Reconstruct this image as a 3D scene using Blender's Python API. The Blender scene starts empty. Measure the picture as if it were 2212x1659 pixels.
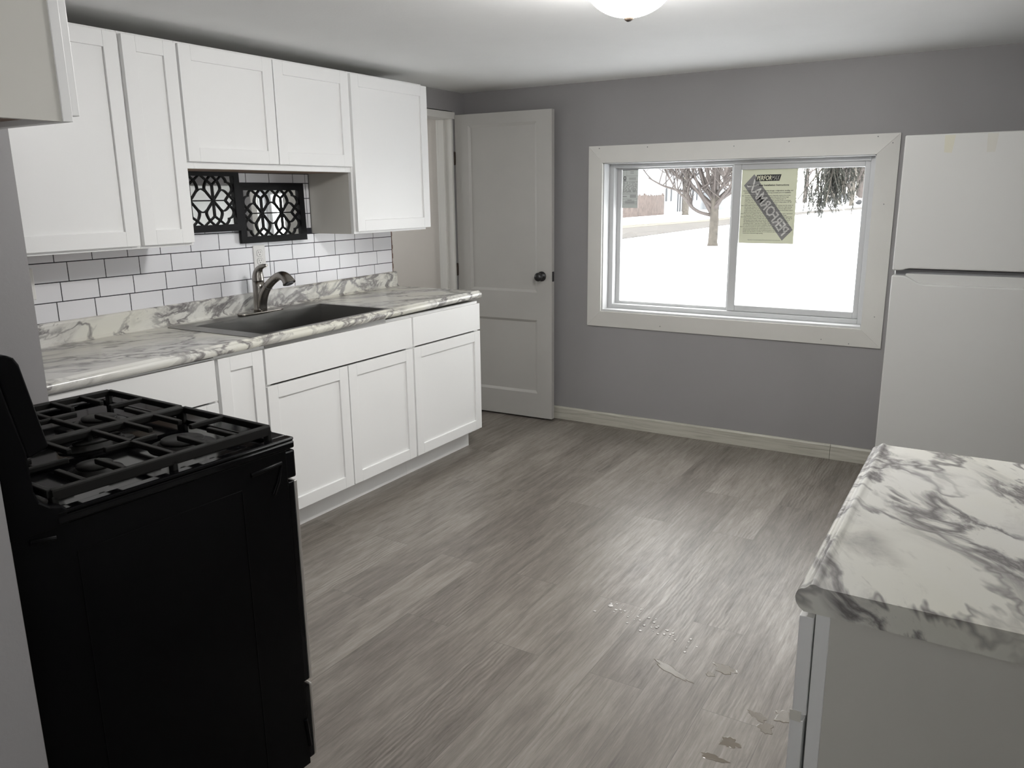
import bpy, bmesh, math, random
from mathutils import Vector, Matrix
PI = math.pi
S = bpy.context.scene
COL = S.collection

# ------------------------------------------------------------------ camera
F_PX = 1720.86
cam_d = bpy.data.cameras.new('camera'); cam = bpy.data.objects.new('camera', cam_d); COL.objects.link(cam)
cam_d.sensor_fit = 'HORIZONTAL'; cam_d.sensor_width = 36.0; cam_d.lens = F_PX / 2212 * 36.0
cam_d.clip_start = .02; cam_d.clip_end = 600
_a, _b, _c = (math.radians(v) for v in (-31.4078, -13.3742, -.6613))
fw = Vector((math.sin(_a)*math.cos(_b), math.cos(_a)*math.cos(_b), math.sin(_b)))
rt = Vector((math.cos(_a), -math.sin(_a), 0)); up = rt.cross(fw)
rt2 = rt*math.cos(_c) + up*math.sin(_c); up2 = -rt*math.sin(_c) + up*math.cos(_c)
M = Matrix((rt2, up2, -fw)).transposed().to_4x4(); M.translation = Vector((3.0829, 0, 1.4399))
cam.matrix_world = M
S.camera = cam

# ------------------------------------------------------------------ world, lights, exposure
SKY, LAMP, LAMP_COL = 9.2, 126.0, (1.0, .985, .96)
w = bpy.data.worlds.new('overcast'); S.world = w; w.use_nodes = True
wn = w.node_tree.nodes; wn['Background'].inputs[0].default_value = (1.0, .99, .972, 1); wn['Background'].inputs[1].default_value = SKY
pl = bpy.data.lights.new('window_portal', 'AREA'); pl.shape = 'RECTANGLE'; pl.size = 1.5; pl.size_y = .9
pl.cycles.is_portal = True
po = bpy.data.objects.new('window_portal', pl); COL.objects.link(po); po.location = (1.75, 4.70, 1.18); po.rotation_euler = (-PI/2, 0, 0)
pl2 = bpy.data.lights.new('added_side_portal', 'AREA'); pl2.shape = 'RECTANGLE'; pl2.size = .5; pl2.size_y = .7; pl2.cycles.is_portal = True  # portal for the added side window
po2 = bpy.data.objects.new('added_side_portal', pl2); COL.objects.link(po2); po2.location = (3.80, 2.50, 1.35); po2.rotation_euler = (PI/2, 0, PI/2)
pl3 = bpy.data.lights.new('added_hall_portal', 'AREA'); pl3.shape = 'RECTANGLE'; pl3.size = .85; pl3.size_y = .85; pl3.cycles.is_portal = True  # portal for the added hall window
po3 = bpy.data.objects.new('added_hall_portal', pl3); COL.objects.link(po3); po3.location = (-1.75, 3.6, 1.35); po3.rotation_euler = (PI/2, 0, -PI/2)
pl4 = bpy.data.lights.new('added_near_portal', 'AREA'); pl4.shape = 'RECTANGLE'; pl4.size = 1.05; pl4.size_y = .9; pl4.cycles.is_portal = True  # portal for the added near window
po4 = bpy.data.objects.new('added_near_portal', pl4); COL.objects.link(po4); po4.location = (3.80, -.825, 1.35); po4.rotation_euler = (PI/2, 0, PI/2)
S.view_settings.view_transform = 'Standard'; S.view_settings.look = 'None'
S.view_settings.gamma = 1.0; S.view_settings.use_curve_mapping = False
S.view_settings.exposure = 0.0
S.cycles.max_bounces = 10; S.cycles.diffuse_bounces = 6; S.cycles.glossy_bounces = 4; S.cycles.transparent_max_bounces = 12
S.cycles.sample_clamp_indirect = 6.0; S.cycles.caustics_reflective = False; S.cycles.caustics_refractive = False

# ------------------------------------------------------------------ materials
MATS = {}
def mat(name, col=(.8, .8, .8), rough=.5, metal=0., spec=.5, coat=0., emit=None, estr=0.):
    if name in MATS: return MATS[name]
    m = bpy.data.materials.new(name); m.use_nodes = True
    p = m.node_tree.nodes['Principled BSDF']
    p.inputs['Base Color'].default_value = (*col, 1); p.inputs['Roughness'].default_value = rough
    p.inputs['Metallic'].default_value = metal; p.inputs['Specular IOR Level'].default_value = spec
    p.inputs['Coat Weight'].default_value = coat
    if emit: p.inputs['Emission Color'].default_value = (*emit, 1); p.inputs['Emission Strength'].default_value = estr
    MATS[name] = m
    return m
class NT:
    """tiny node-tree helper"""
    def __init__(s, m): s.t = m.node_tree; s.p = s.t.nodes['Principled BSDF']
    def n(s, typ, **kw):
        x = s.t.nodes.new(typ)
        for k, v in kw.items(): setattr(x, k, v)
        return x
    def l(s, a, b): s.t.links.new(a, b)
    def math(s, op, a, b=None):
        x = s.n('ShaderNodeMath', operation=op)
        for i, v in enumerate((a, b)):
            if v is None: continue
            if isinstance(v, (int, float)): x.inputs[i].default_value = v
            else: s.l(v, x.inputs[i])
        return x.outputs[0]
    def mix(s, f, a, b):
        x = s.n('ShaderNodeMix', data_type='RGBA')
        for i, v in ((0, f), (6, a), (7, b)):
            if isinstance(v, (int, float)): x.inputs[i].default_value = v
            elif isinstance(v, tuple): x.inputs[i].default_value = (*v, 1)
            else: s.l(v, x.inputs[i])
        return x.outputs[2]
    def ramp(s, f, stops):
        x = s.n('ShaderNodeValToRGB'); e = x.color_ramp.elements
        while len(e) < len(stops): e.new(.5)
        for q, (p, c) in zip(e, stops):
            q.position = p; q.color = (*c, 1) if isinstance(c, tuple) else (c, c, c, 1)
        s.l(f, x.inputs[0]); return x.outputs[0]
    def coords(s, scale=(1, 1, 1), rot=(0, 0, 0), kind='geo'):
        src = s.n('ShaderNodeNewGeometry').outputs['Position'] if kind == 'geo' else s.n('ShaderNodeTexCoord').outputs['Object']
        r = s.n('ShaderNodeMapping'); r.inputs['Rotation'].default_value = rot; s.l(src, r.inputs[0])
        q = s.n('ShaderNodeMapping'); q.inputs['Scale'].default_value = scale; s.l(r.outputs[0], q.inputs[0])
        return q.outputs[0]
    def noise(s, v, scale=5, detail=4, rough=.5, dist=0., w=None):
        x = s.n('ShaderNodeTexNoise')
        if w is not None: x.noise_dimensions = '4D'; s.l(w, x.inputs['W'])
        s.l(v, x.inputs['Vector']); x.inputs['Scale'].default_value = scale; x.inputs['Detail'].default_value = detail
        x.inputs['Roughness'].default_value = rough; x.inputs['Distortion'].default_value = dist
        return x.outputs['Fac']
    def bump(s, h, strength=.2, dist=.002):
        b = s.n('ShaderNodeBump'); b.inputs['Strength'].default_value = strength; b.inputs['Distance'].default_value = dist
        s.l(h, b.inputs['Height']); s.l(b.outputs[0], s.p.inputs['Normal'])

def painted(name, col, rough=.5, var=.04, scale=2.5, bump=.0, spec=.5):
    m = mat(name, col, rough, spec=spec); t = NT(m)
    f = t.noise(t.coords(), scale, 5, .6)
    lo = tuple(c*(1-var) for c in col); hi = tuple(min(1, c*(1+var)) for c in col)
    t.l(t.ramp(f, [(.3, lo), (.7, hi)]), t.p.inputs['Base Color'])
    if bump: t.bump(t.noise(t.coords(), 90, 3, .6), bump, .003)
    return m
WALL = painted('gray_wall_paint', (.285, .276, .280), .55, .03, 1.5, .10)
CEIL = painted('ceiling_paint', (.86, .865, .86), .7, .03, 1.2, .15)
TRIM = painted('white_trim_paint', (.66, .65, .62), .4, .03, 3)
DOORP = painted('door_paint', (.44, .43, .41), .42, .03, 3, .04)
CAB = painted('cabinet_white', (.84, .84, .835), .38, .01, 2)
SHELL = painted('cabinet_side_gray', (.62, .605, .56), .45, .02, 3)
VINYL = mat('white_vinyl', (.52, .525, .53), .35)
FRIDGE = painted('fridge_white', (.53, .53, .515), .30, .01, 1)
NAVY = mat('gap_dark', (.05, .05, .055), .5)
GASKET = mat('gasket_gray', (.20, .20, .21), .5)
BLK = mat('black_enamel', (.0025, .0025, .003), .08, spec=.12)
BLKP = mat('black_side_panel', (.0022, .0022, .0026), .30, spec=.07)
IRON = mat('cast_iron', (.006, .0058, .0053), .5, spec=.2)
CAPM = mat('burner_cap', (.010, .0098, .0095), .45, spec=.25)
STEEL = mat('steel_edge', (.55, .54, .52), .35, metal=.9)
NICKEL = mat('brushed_nickel', (.33, .31, .285), .27, metal=1.0)
BLKM = mat('matte_black', (.010, .010, .011), .35)
FRAMEB = mat('mirror_frame_black', (.005, .005, .006), .5, spec=.2)
PLATE = mat('outlet_white', (.78, .77, .75), .35)
BROWNW = painted('raw_birch_underside', (.30, .20, .14), .6, .1, 6)
GROUT = mat('grout_dark', (.02, .02, .028), .7)
MIRR = mat('mirror_glass', (.92, .93, .93), .015, metal=1.0)
TAPE = mat('masking_tape', (.53, .515, .425), .6)
BRONZE = mat('dark_bronze', (.09, .07, .055), .4, metal=.6)
INK = mat('black_ink', (.012, .012, .012), .6)
GRAYINK = mat('gray_ink', (.24, .235, .235), .6)
PALEINK = mat('pale_print', (.66, .65, .63), .6)
CREAMINK = mat('cream_print', (.80, .80, .62), .6)

def glass_mat():
    m = bpy.data.materials.new('window_glass'); m.use_nodes = True; nt = m.node_tree
    for n in list(nt.nodes): nt.nodes.remove(n)
    o = nt.nodes.new('ShaderNodeOutputMaterial'); t = nt.nodes.new('ShaderNodeBsdfTransparent'); g = nt.nodes.new('ShaderNodeBsdfGlossy')
    g.inputs['Roughness'].default_value = .01; t.inputs[0].default_value = (.96, .97, .97, 1)
    mx = nt.nodes.new('ShaderNodeMixShader'); mx.inputs[0].default_value = .04
    nt.links.new(t.outputs[0], mx.inputs[1]); nt.links.new(g.outputs[0], mx.inputs[2]); nt.links.new(mx.outputs[0], o.inputs[0])
    return m
GLASS = glass_mat()
def paper_mat(name, col, trans):
    m = bpy.data.materials.new(name); m.use_nodes = True; nt = m.node_tree
    for n in list(nt.nodes): nt.nodes.remove(n)
    o = nt.nodes.new('ShaderNodeOutputMaterial'); d = nt.nodes.new('ShaderNodeBsdfDiffuse'); t = nt.nodes.new('ShaderNodeBsdfTranslucent')
    d.inputs[0].default_value = (*col, 1); t.inputs[0].default_value = (*col, 1)
    mx = nt.nodes.new('ShaderNodeMixShader'); mx.inputs[0].default_value = trans
    nt.links.new(d.outputs[0], mx.inputs[1]); nt.links.new(t.outputs[0], mx.inputs[2]); nt.links.new(mx.outputs[0], o.inputs[0])
    return m
PAPER = paper_mat('yellow_green_paper', (.72, .73, .60), .125)
LABELP = paper_mat('gray_label_film', (.60, .62, .60), .14)

def marble(name, rot, off, sc=(1.0, 4.4, 1.6), cov=.40, band=(.3, 0., .2)):
    m = mat(name, (.8, .8, .75), .26); t = NT(m)
    mp = t.n('ShaderNodeMapping'); mp.inputs['Location'].default_value = off
    t.l(t.coords(rot=rot), mp.inputs[0]); v = mp.outputs[0]
    wob = t.n('ShaderNodeTexNoise'); t.l(v, wob.inputs['Vector']); wob.inputs['Scale'].default_value = 3.2; wob.inputs['Detail'].default_value = 3
    wv = t.n('ShaderNodeVectorMath', operation='MULTIPLY_ADD'); t.l(wob.outputs['Color'], wv.inputs[0]); wv.inputs[1].default_value = (.085, .085, .085); t.l(v, wv.inputs[2])
    q = t.n('ShaderNodeMapping'); q.inputs['Scale'].default_value = sc; t.l(wv.outputs[0], q.inputs[0]); v = q.outputs[0]
    def ridge(sc, dist, det, width, off_=0.):
        n = t.noise(v, sc, det, .58, dist)
        a = t.math('ABSOLUTE', t.math('SUBTRACT', n, .5+off_))
        return t.ramp(a, [(0, 1.0), (width*.35, .75), (width, 0.0)])
    sp = t.n('ShaderNodeSeparateXYZ'); t.l(wv.outputs[0], sp.inputs[0])
    bd = t.math('COSINE', t.math('MULTIPLY', t.math('SUBTRACT', sp.outputs[1], band[1]), 2*PI/band[0]))
    region = t.ramp(t.math('ADD', t.noise(v, .9, 2, .5, .3), t.math('MULTIPLY', bd, band[2])), [(cov, 0.), (cov+.14, 1.)])
    v1 = t.math('MULTIPLY', t.math('MULTIPLY', ridge(1.15, .35, 5, .026), t.ramp(t.noise(v, 1.7, 2, .5), [(.34, .2), (.52, 1.)])), .85)
    v2 = t.math('MULTIPLY', t.math('MULTIPLY', ridge(2.0, .45, 6, .060, .02), region), .9)
    cloud = t.math('MULTIPLY', t.math('MULTIPLY', t.ramp(t.noise(v, 2.2, 6, .66, .6), [(.47, 0.), (.70, 1.)]), region), .62)
    f = t.math('MINIMUM', t.math('MAXIMUM', t.math('MAXIMUM', v1, v2), cloud), 1.0)
    base = t.ramp(t.noise(v, .7, 3, .5), [(.38, (.69, .68, .605)), (.62, (.735, .73, .705))])
    t.l(t.mix(f, base, (.125, .112, .118)), t.p.inputs['Base Color'])
    return m
MARBLE_L = marble('veined_laminate_sink_run', (-.46, 0, -1.10), (1.7, .4, .2), (.85, 4.2, 4.2), .425, (.30, 1.5, .06))
MARBLE_R = marble('veined_laminate_right', (-.54, 0, 1.05), (.55, .12, 0), (.85, 3.9, 3.9), .40, (.19, 3.652, .13))

def floor_mat():
    m = mat('gray_oak_vinyl_plank', (.3, .28, .25), .4, spec=.5); t = NT(m)
    pos = t.n('ShaderNodeNewGeometry').outputs['Position']
    sx = t.n('ShaderNodeSeparateXYZ'); t.l(pos, sx.inputs[0])
    cb = t.n('ShaderNodeCombineXYZ'); t.l(sx.outputs[1], cb.inputs[0]); t.l(sx.outputs[0], cb.inputs[1])
    br = t.n('ShaderNodeTexBrick'); t.l(cb.outputs[0], br.inputs['Vector'])
    br.offset = .37; br.offset_frequency = 2
    br.inputs['Color1'].default_value = (0, 0, 0, 1); br.inputs['Color2'].default_value = (1, 1, 1, 1); br.inputs['Mortar'].default_value = (.5, .5, .5, 1)
    br.inputs['Scale'].default_value = 1; br.inputs['Mortar Size'].default_value = .0009; br.inputs['Mortar Smooth'].default_value = .1
    br.inputs['Brick Width'].default_value = 1.22; br.inputs['Row Height'].default_value = .178; br.inputs['Bias'].default_value = 0
    rnd = t.n('ShaderNodeRGBToBW'); t.l(br.outputs['Color'], rnd.inputs[0]); rv = t.math('MULTIPLY', rnd.outputs[0], 37.0)
    ctr = br.outputs['Fac']
    def sc(a, b):
        q = t.n('ShaderNodeMapping'); q.inputs['Scale'].default_value = (a, b, 1); t.l(cb.outputs[0], q.inputs[0]); return q.outputs[0]
    big = t.noise(sc(1.6, 7.5), 1.6, 6, .64, .9, rv)
    grain = t.noise(sc(2.9, 58.0), 1.3, 6, .70, .5, rv)
    fine = t.noise(sc(14.0, 260.0), 1.2, 2, .6, .1, rv)
    wv = t.n('ShaderNodeTexWave'); wv.wave_type = 'BANDS'; wv.bands_direction = 'Y'
    ad = t.n('ShaderNodeVectorMath', operation='ADD'); t.l(sc(.55, 1.0), ad.inputs[0])
    cb2 = t.n('ShaderNodeCombineXYZ'); t.l(rv, cb2.inputs[0]); t.l(rv, cb2.inputs[1]); t.l(cb2.outputs[0], ad.inputs[1])
    t.l(ad.outputs[0], wv.inputs[0]); wv.inputs['Scale'].default_value = 22; wv.inputs['Distortion'].default_value = 9
    wv.inputs['Detail'].default_value = 3; wv.inputs['Detail Scale'].default_value = .6
    x = t.math('ADD', t.math('MULTIPLY', big, .46), t.math('MULTIPLY', grain, .38))
    x = t.math('ADD', x, t.math('MULTIPLY', fine, .20)); msk = t.ramp(t.noise(sc(.8, 4.0), 1.3, 2, .5, 0, rv), [(.52, 0.), (.66, 1.)]); x = t.math('ADD', x, t.math('MULTIPLY', t.math('MULTIPLY', wv.outputs['Fac'], msk), .10))
    x = t.math('ADD', x, t.math('SUBTRACT', t.math('MULTIPLY', t.math('SUBTRACT', rnd.outputs[0], .5), .13), .015))
    c = t.ramp(x, [(.34, (.075, .063, .053)), (.50, (.165, .145, .126)), (.60, (.228, .205, .181)), (.78, (.35, .325, .295))])
    crack = t.ramp(t.noise(sc(1.1, 20.0), 1.1, 5, .6, 1.6, rv), [(.275, 1.), (.315, 0.)])
    c = t.mix(t.math('MULTIPLY', crack, .7), c, (.05, .042, .036))
    c = t.mix(t.math('MULTIPLY', ctr, .55), c, (.06, .052, .046))
    t.l(c, t.p.inputs['Base Color'])
    r = t.ramp(t.math('ADD', t.math('MULTIPLY', grain, .6), t.math('MULTIPLY', fine, .4)), [(.35, .46), (.65, .30)])
    t.l(r, t.p.inputs['Roughness'])
    t.bump(t.math('ADD', t.math('MULTIPLY', fine, .6), t.math('MULTIPLY', grain, 1.)), .22, .0018)
    return m
FLOOR = floor_mat()

def base_mat():
    m = mat('whitewashed_wood_base', (.5, .5, .44), .45); t = NT(m)
    f = t.noise(t.coords(scale=(2, 30, 40)), 1.5, 6, .65, .8)
    t.l(t.ramp(f, [(.3, (.34, .325, .275)), (.5, (.47, .455, .395)), (.7, (.56, .545, .485))]), t.p.inputs['Base Color']); return m
BASEW = base_mat()
def steel_mat():
    m = mat('satin_stainless', (.30, .295, .285), .33, metal=1.0); t = NT(m)
    f = t.noise(t.coords(scale=(200, 4, 40)), 2, 3, .6)
    t.l(t.ramp(f, [(.3, .28), (.7, .42)]), t.p.inputs['Roughness']); return m
SINKM = steel_mat()
SNOW = painted('snow', (.84, .86, .90), .8, .03, .15)
BARK = painted('gray_brown_bark', (0.061, 0.054, 0.045), .9, .35, 6)
TWIG = painted('pale_twig', (0.072, 0.061, 0.056), .9, .2, 5)
PINE = painted('conifer_needles', (0.018, 0.021, 0.016), .8, .5, 8)
FENCEW = painted('weathered_boards', (0.072, 0.055, 0.048), .9, .3, 3)
SIDING = mat('white_siding', (0.209, 0.218, 0.228), .8)
SHUT = mat('dark_shutter', (.03, .032, .035), .7)
ROADM = painted('slushy_road', (0.033, 0.028, 0.024), .9, .3, .7)
VERGE = painted('sandy_slush', (0.066, 0.059, 0.045), .9, .2, .7)
ROOFS = mat('snowy_roof', (0.280, 0.288, 0.304), .8)
SIGNG = mat('sign_green', (.03, .16, .09), .6)
SIGNR = mat('sign_red', (.35, .04, .04), .6)
CARW = mat('car_snow_white', (.2, .2, .21), .5)
POLE = mat('weathered_stake', (.22, .20, .17), .8)

# ------------------------------------------------------------------ mesh helpers
class MB:
    def __init__(s): s.v = []; s.f = []; s.sm = []
    def add(s, vs, fs, smooth=False):
        o = len(s.v); s.v += [tuple(v) for v in vs]; s.f += [tuple(i+o for i in f) for f in fs]; s.sm += [smooth]*len(fs); return s
    def box(s, x0, y0, z0, x1, y1, z1):
        x0, x1 = sorted((x0, x1)); y0, y1 = sorted((y0, y1)); z0, z1 = sorted((z0, z1))
        return s.add([(x0,y0,z0),(x1,y0,z0),(x1,y1,z0),(x0,y1,z0),(x0,y0,z1),(x1,y0,z1),(x1,y1,z1),(x0,y1,z1)],
                     [(0,3,2,1),(4,5,6,7),(0,1,5,4),(1,2,6,5),(2,3,7,6),(3,0,4,7)])
    def prism(s, prof, axis, a, b, smooth=False):
        """closed 2-D outline extruded along an axis; prof is (y,z) for x, (x,z) for y, (x,y) for z"""
        area = sum(p[0]*q[1]-q[0]*p[1] for p, q in zip(prof, prof[1:]+prof[:1]))
        if (area < 0) != (axis == 1): prof = prof[::-1]
        n = len(prof)
        mk = {0: lambda t, p: (t, p[0], p[1]), 1: lambda t, p: (p[0], t, p[1]), 2: lambda t, p: (p[0], p[1], t)}[axis]
        vs = [mk(a, p) for p in prof] + [mk(b, p) for p in prof]
        o = len(s.v); s.v += vs
        for i in range(n):
            j = (i+1) % n; s.f.append((o+i, o+j, o+n+j, o+n+i)); s.sm.append(smooth)
        s.f.append(tuple(o+i for i in reversed(range(n)))); s.sm.append(False)
        s.f.append(tuple(o+n+i for i in range(n))); s.sm.append(False)
        return s
    def tube(s, pts, rad, n=10, cap=True, ell=None):
        pts = [Vector(p) for p in pts]
        if isinstance(rad, (int, float)): rad = [rad]*len(pts)
        o = len(s.v); u = None
        for i, p in enumerate(pts):
            d = (pts[min(i+1, len(pts)-1)] - pts[max(i-1, 0)]).normalized()
            if u is None:
                u = d.cross(Vector((0, 0, 1)));
                if u.length < 1e-3: u = d.cross(Vector((0, 1, 0)))
            u = (u - d*u.dot(d)).normalized(); w_ = d.cross(u)
            for k in range(n):
                a = 2*PI*k/n; s.v.append(tuple(p + (u*math.cos(a) + w_*math.sin(a)*(ell or 1))*rad[i]))
        for i in range(len(pts)-1):
            for k in range(n):
                k2 = (k+1) % n; s.f.append((o+i*n+k, o+i*n+k2, o+(i+1)*n+k2, o+(i+1)*n+k)); s.sm.append(True)
        if cap:
            s.f.append(tuple(o+k for k in reversed(range(n)))); s.sm.append(False)
            e = o+(len(pts)-1)*n; s.f.append(tuple(e+k for k in range(n))); s.sm.append(False)
        return s
    def lathe(s, prof, c, axis=2, n=28):
        """prof: (radius, height) list, open; revolve about axis through c"""
        o = len(s.v)
        for r, h in prof:
            for k in range(n):
                a = 2*PI*k/n; x, y = r*math.cos(a), r*math.sin(a)
                p = {2: (x, y, h), 1: (x, h, -y), 0: (h, x, y)}[axis]
                s.v.append((c[0]+p[0], c[1]+p[1], c[2]+p[2]))
        for i in range(len(prof)-1):
            for k in range(n):
                k2 = (k+1) % n; s.f.append((o+i*n+k, o+i*n+k2, o+(i+1)*n+k2, o+(i+1)*n+k)); s.sm.append(True)
        for i, rev in ((0, True), (len(prof)-1, False)):
            if prof[i][0] > 1e-5:
                q = [o+i*n+k for k in range(n)]; s.f.append(tuple(q[::-1] if rev else q)); s.sm.append(False)
        return s
    def xf(s, fn): s.v = [tuple(fn(*v)) for v in s.v]; return s
    def build(s, name, m, parent=None, off=None, bevel=0, seg=2):
        if off is None: off = tuple(parent.get('_o', (0, 0, 0))) if parent else (0, 0, 0)
        me = bpy.data.meshes.new(name)
        me.from_pydata([(v[0]-off[0], v[1]-off[1], v[2]-off[2]) for v in s.v], [], s.f); me.update()
        me.polygons.foreach_set('use_smooth', s.sm)
        bm = bmesh.new(); bm.from_mesh(me); bmesh.ops.recalc_face_normals(bm, faces=bm.faces); bm.to_mesh(me); bm.free()
        me.materials.append(m)
        o = bpy.data.objects.new(name, me); COL.objects.link(o)
        if parent: o.parent = parent; o['_o'] = off
        else: o.location = (0, 0, 0)
        if bevel:
            b = o.modifiers.new('bevel', 'BEVEL'); b.width = bevel; b.segments = seg; b.limit_method = 'ANGLE'; b.angle_limit = .6
            b.harden_normals = False
        return o
def tag(o, label=None, cat=None, group=None, kind=None):
    for k, v in (('label', label), ('category', cat), ('group', group), ('kind', kind)):
        if v: o[k] = v
    return o
def thing(name, loc, label=None, cat=None, group=None, kind=None, rz=0, local=False):
    o = bpy.data.objects.new(name, None); COL.objects.link(o); o.location = loc; o.rotation_euler = (0, 0, rz)
    o.empty_display_size = .1; o['_o'] = (0., 0., 0.) if local else tuple(float(v) for v in loc)
    return tag(o, label, cat, group, kind)
def arc(cx, cy, r, a0, a1, n):
    return [(cx+r*math.cos(math.radians(a0+(a1-a0)*i/n)), cy+r*math.sin(math.radians(a0+(a1-a0)*i/n))) for i in range(n+1)]
def spline(P, n=6):
    """Catmull-Rom through points"""
    P = [Vector(p) for p in P]; out = []
    Q = [P[0]*2-P[1]] + P + [P[-1]*2-P[-2]]
    for i in range(1, len(Q)-2):
        a, b, c, d = Q[i-1:i+3]
        for k in range(n):
            t = k/n; out.append(.5*((2*b)+(-a+c)*t+(2*a-5*b+4*c-d)*t*t+(-a+3*b-3*c+d)*t**3))
    return out + [P[-1]]

# ------------------------------------------------------------------ room shell
YB, ZC, XR, YF = 4.489, 2.079, 3.56, -1.6
WX0, WX1, WZ0, WZ1 = 1.003, 2.498, .733, 1.616
def struct(name, mb, m, **k): return tag(mb.build(name, m, **k), kind='structure')
struct('floor', MB().box(-1.7, YF-.1, -.06, XR+.1, YB+.1, 0), FLOOR)
struct('ceiling', MB().box(-1.7, YF-.1, ZC, XR+.1, YB+.1, ZC+.08), CEIL)
struct('wall_back', MB().box(-.12, YB, 0, WX0, YB+.14, ZC).box(WX1, YB, 0, XR+.1, YB+.14, ZC)
       .box(WX0, YB, 0, WX1, YB+.14, WZ0).box(WX0, YB, WZ1, WX1, YB+.14, ZC), WALL)
struct('wall_left', MB().box(-.12, 1.2, 0, 0, 3.703, ZC).box(-.12, 3.703, 1.959, 0, 4.36, ZC).box(-.12, 4.36, 0, 0, YB, ZC), WALL)
struct('wall_left_return', MB().box(-.12, .5, 0, .70, 1.2475, ZC), WALL)
struct('wall_stove', MB().box(.70, YF, 0, 1.757, .600, ZC), WALL)
V0, V1, V2, V3 = 2.25, 2.75, 1.0, 1.70       # unseen side window added for its daylight, between the short counter and the refrigerator
U0, U1, U2, U3 = -1.35, -.3, .9, 1.80       # another unseen window added as daylight fill beside the photographer
struct('wall_right', MB().box(XR, YF, 0, XR+.1, U0, ZC).box(XR, U1, 0, XR+.1, V0, ZC).box(XR, U0, 0, XR+.1, U1, U2).box(XR, U0, U3, XR+.1, U1, ZC).box(XR, V1, 0, XR+.1, YB, ZC).box(XR, V0, 0, XR+.1, V1, V2).box(XR, V0, V3, XR+.1, V1, ZC), WALL)
struct('wall_front', MB().box(1.757, YF-.1, 0, XR, YF, ZC), WALL)
HALL = painted('hall_paint', (.60, .565, .525), .55, .03, 1.5, .08)
H0, H1, H2, H3 = 3.2, 4.0, .95, 1.75  # opening for an unseen window added to brighten the hall
struct('wall_hall', MB().box(-1.7, YB-.02, 0, -.12, YB+.1, ZC).box(-1.7, 2.5, 0, -1.6, H0, ZC).box(-1.7, H1, 0, -1.6, YB, ZC).box(-1.7, H0, 0, -1.6, H1, H2).box(-1.7, H0, H3, -1.6, H1, ZC).box(-1.7, 2.4, 0, -.12, 2.5, ZC), HALL)
# baseboard in two lengths with a butt joint
bb = lambda x0, x1: MB().prism([(YB, 0), (YB-.016, 0), (YB-.016, .074), (YB-.010, .083), (YB, .083)], 0, x0, x1)
struct('baseboard_back', bb(.0, 2.395), BASEW, bevel=.001)
struct('baseboard_right', bb(2.397, XR), BASEW, bevel=.001)
# doorway lining: head, far jamb with stop, raw cut edge of the wall on the near side
struct('trim_1', MB().box(-.125, 3.70, 1.912, .004, 4.38, 1.954), TRIM, bevel=.002)
struct('trim_2', MB().box(-.125, 4.345, 0, -.002, 4.372, 1.912).box(-.10, 4.333, 0, -.055, 4.347, 1.912), TRIM, bevel=.002)
rng = random.Random(4)
rag = MB()
zz = .99
while zz < 1.262:
    h = rng.uniform(.012, .03); rag.box(-.002, 3.6985, zz, .004+rng.uniform(0, .002), 3.7005+rng.uniform(0.001, .006), min(zz+h, 1.265)); zz += h
struct('trim_3', rag, mat('torn_board_edge', (.16, .09, .065), .8))

# ------------------------------------------------------------------ door standing open against the back wall
d = thing('door_1', (0.005, 4.3725, .011), kind='structure', rz=math.atan2(4.3997-4.3725, .6966-.0047), local=True)
DW, DT, DH = .692, .035, 1.925
def panel_slab(px0, px1, rects, W, H, T):
    """door face toward -y with sunk panels"""
    mb = MB(); rec = .010
    xs = [0, px0, px1, W]
    zs = sorted({0, H, *[r[0] for r in rects], *[r[1] for r in rects]})
    for i in range(3):
        for a, b in zip(zs, zs[1:]):
            sunk = i == 1 and any(abs(a-r[0]) < 1e-6 for r in rects)
            if not sunk: mb.box(xs[i], 0, a, xs[i+1], T, b)
            else:
                x0, x1 = xs[1], xs[2]; e = .016
                mb.box(x0, rec, a, x1, T-rec, b)
                for q in ([(x0,0,a),(x1,0,a),(x1-e,rec,a+e),(x0+e,rec,a+e)], [(x0,0,b),(x1,0,b),(x1-e,rec,b-e),(x0+e,rec,b-e)],
                          [(x0,0,a),(x0,0,b),(x0+e,rec,b-e),(x0+e,rec,a+e)], [(x1,0,a),(x1,0,b),(x1-e,rec,b-e),(x1-e,rec,a+e)]):
                    mb.add(q, [(0, 1, 2, 3)])
    return mb
panel_slab(.098, .588, [(.162, .645), (.822, 1.858)], DW, DH, DT).build('door_slab', DOORP, d)
k = MB().lathe([(.0, 0), (.031, 0), (.031, -.006), (.024, -.009), (.012, -.011), (.011, -.030), (.020, -.034), (.026, -.042), (.027, -.052), (.022, -.062), (.010, -.067), (.0, -.067)], (.622, 0, .926), 1, 24).build('door_knob', BLKM, d)
MB().box(DW-.0005, .006, .895, DW+.0022, .029, .957).build('latch_plate', BLKM, d)
for hz in (1.66, .95, .22):
    MB().box(-.004, -.001, hz-.04, .003, .02, hz+.04).tube([(-.006, -.005, hz-.042), (-.006, -.005, hz+.042)], .0055, 8).build('hinge', BRONZE, d)

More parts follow.
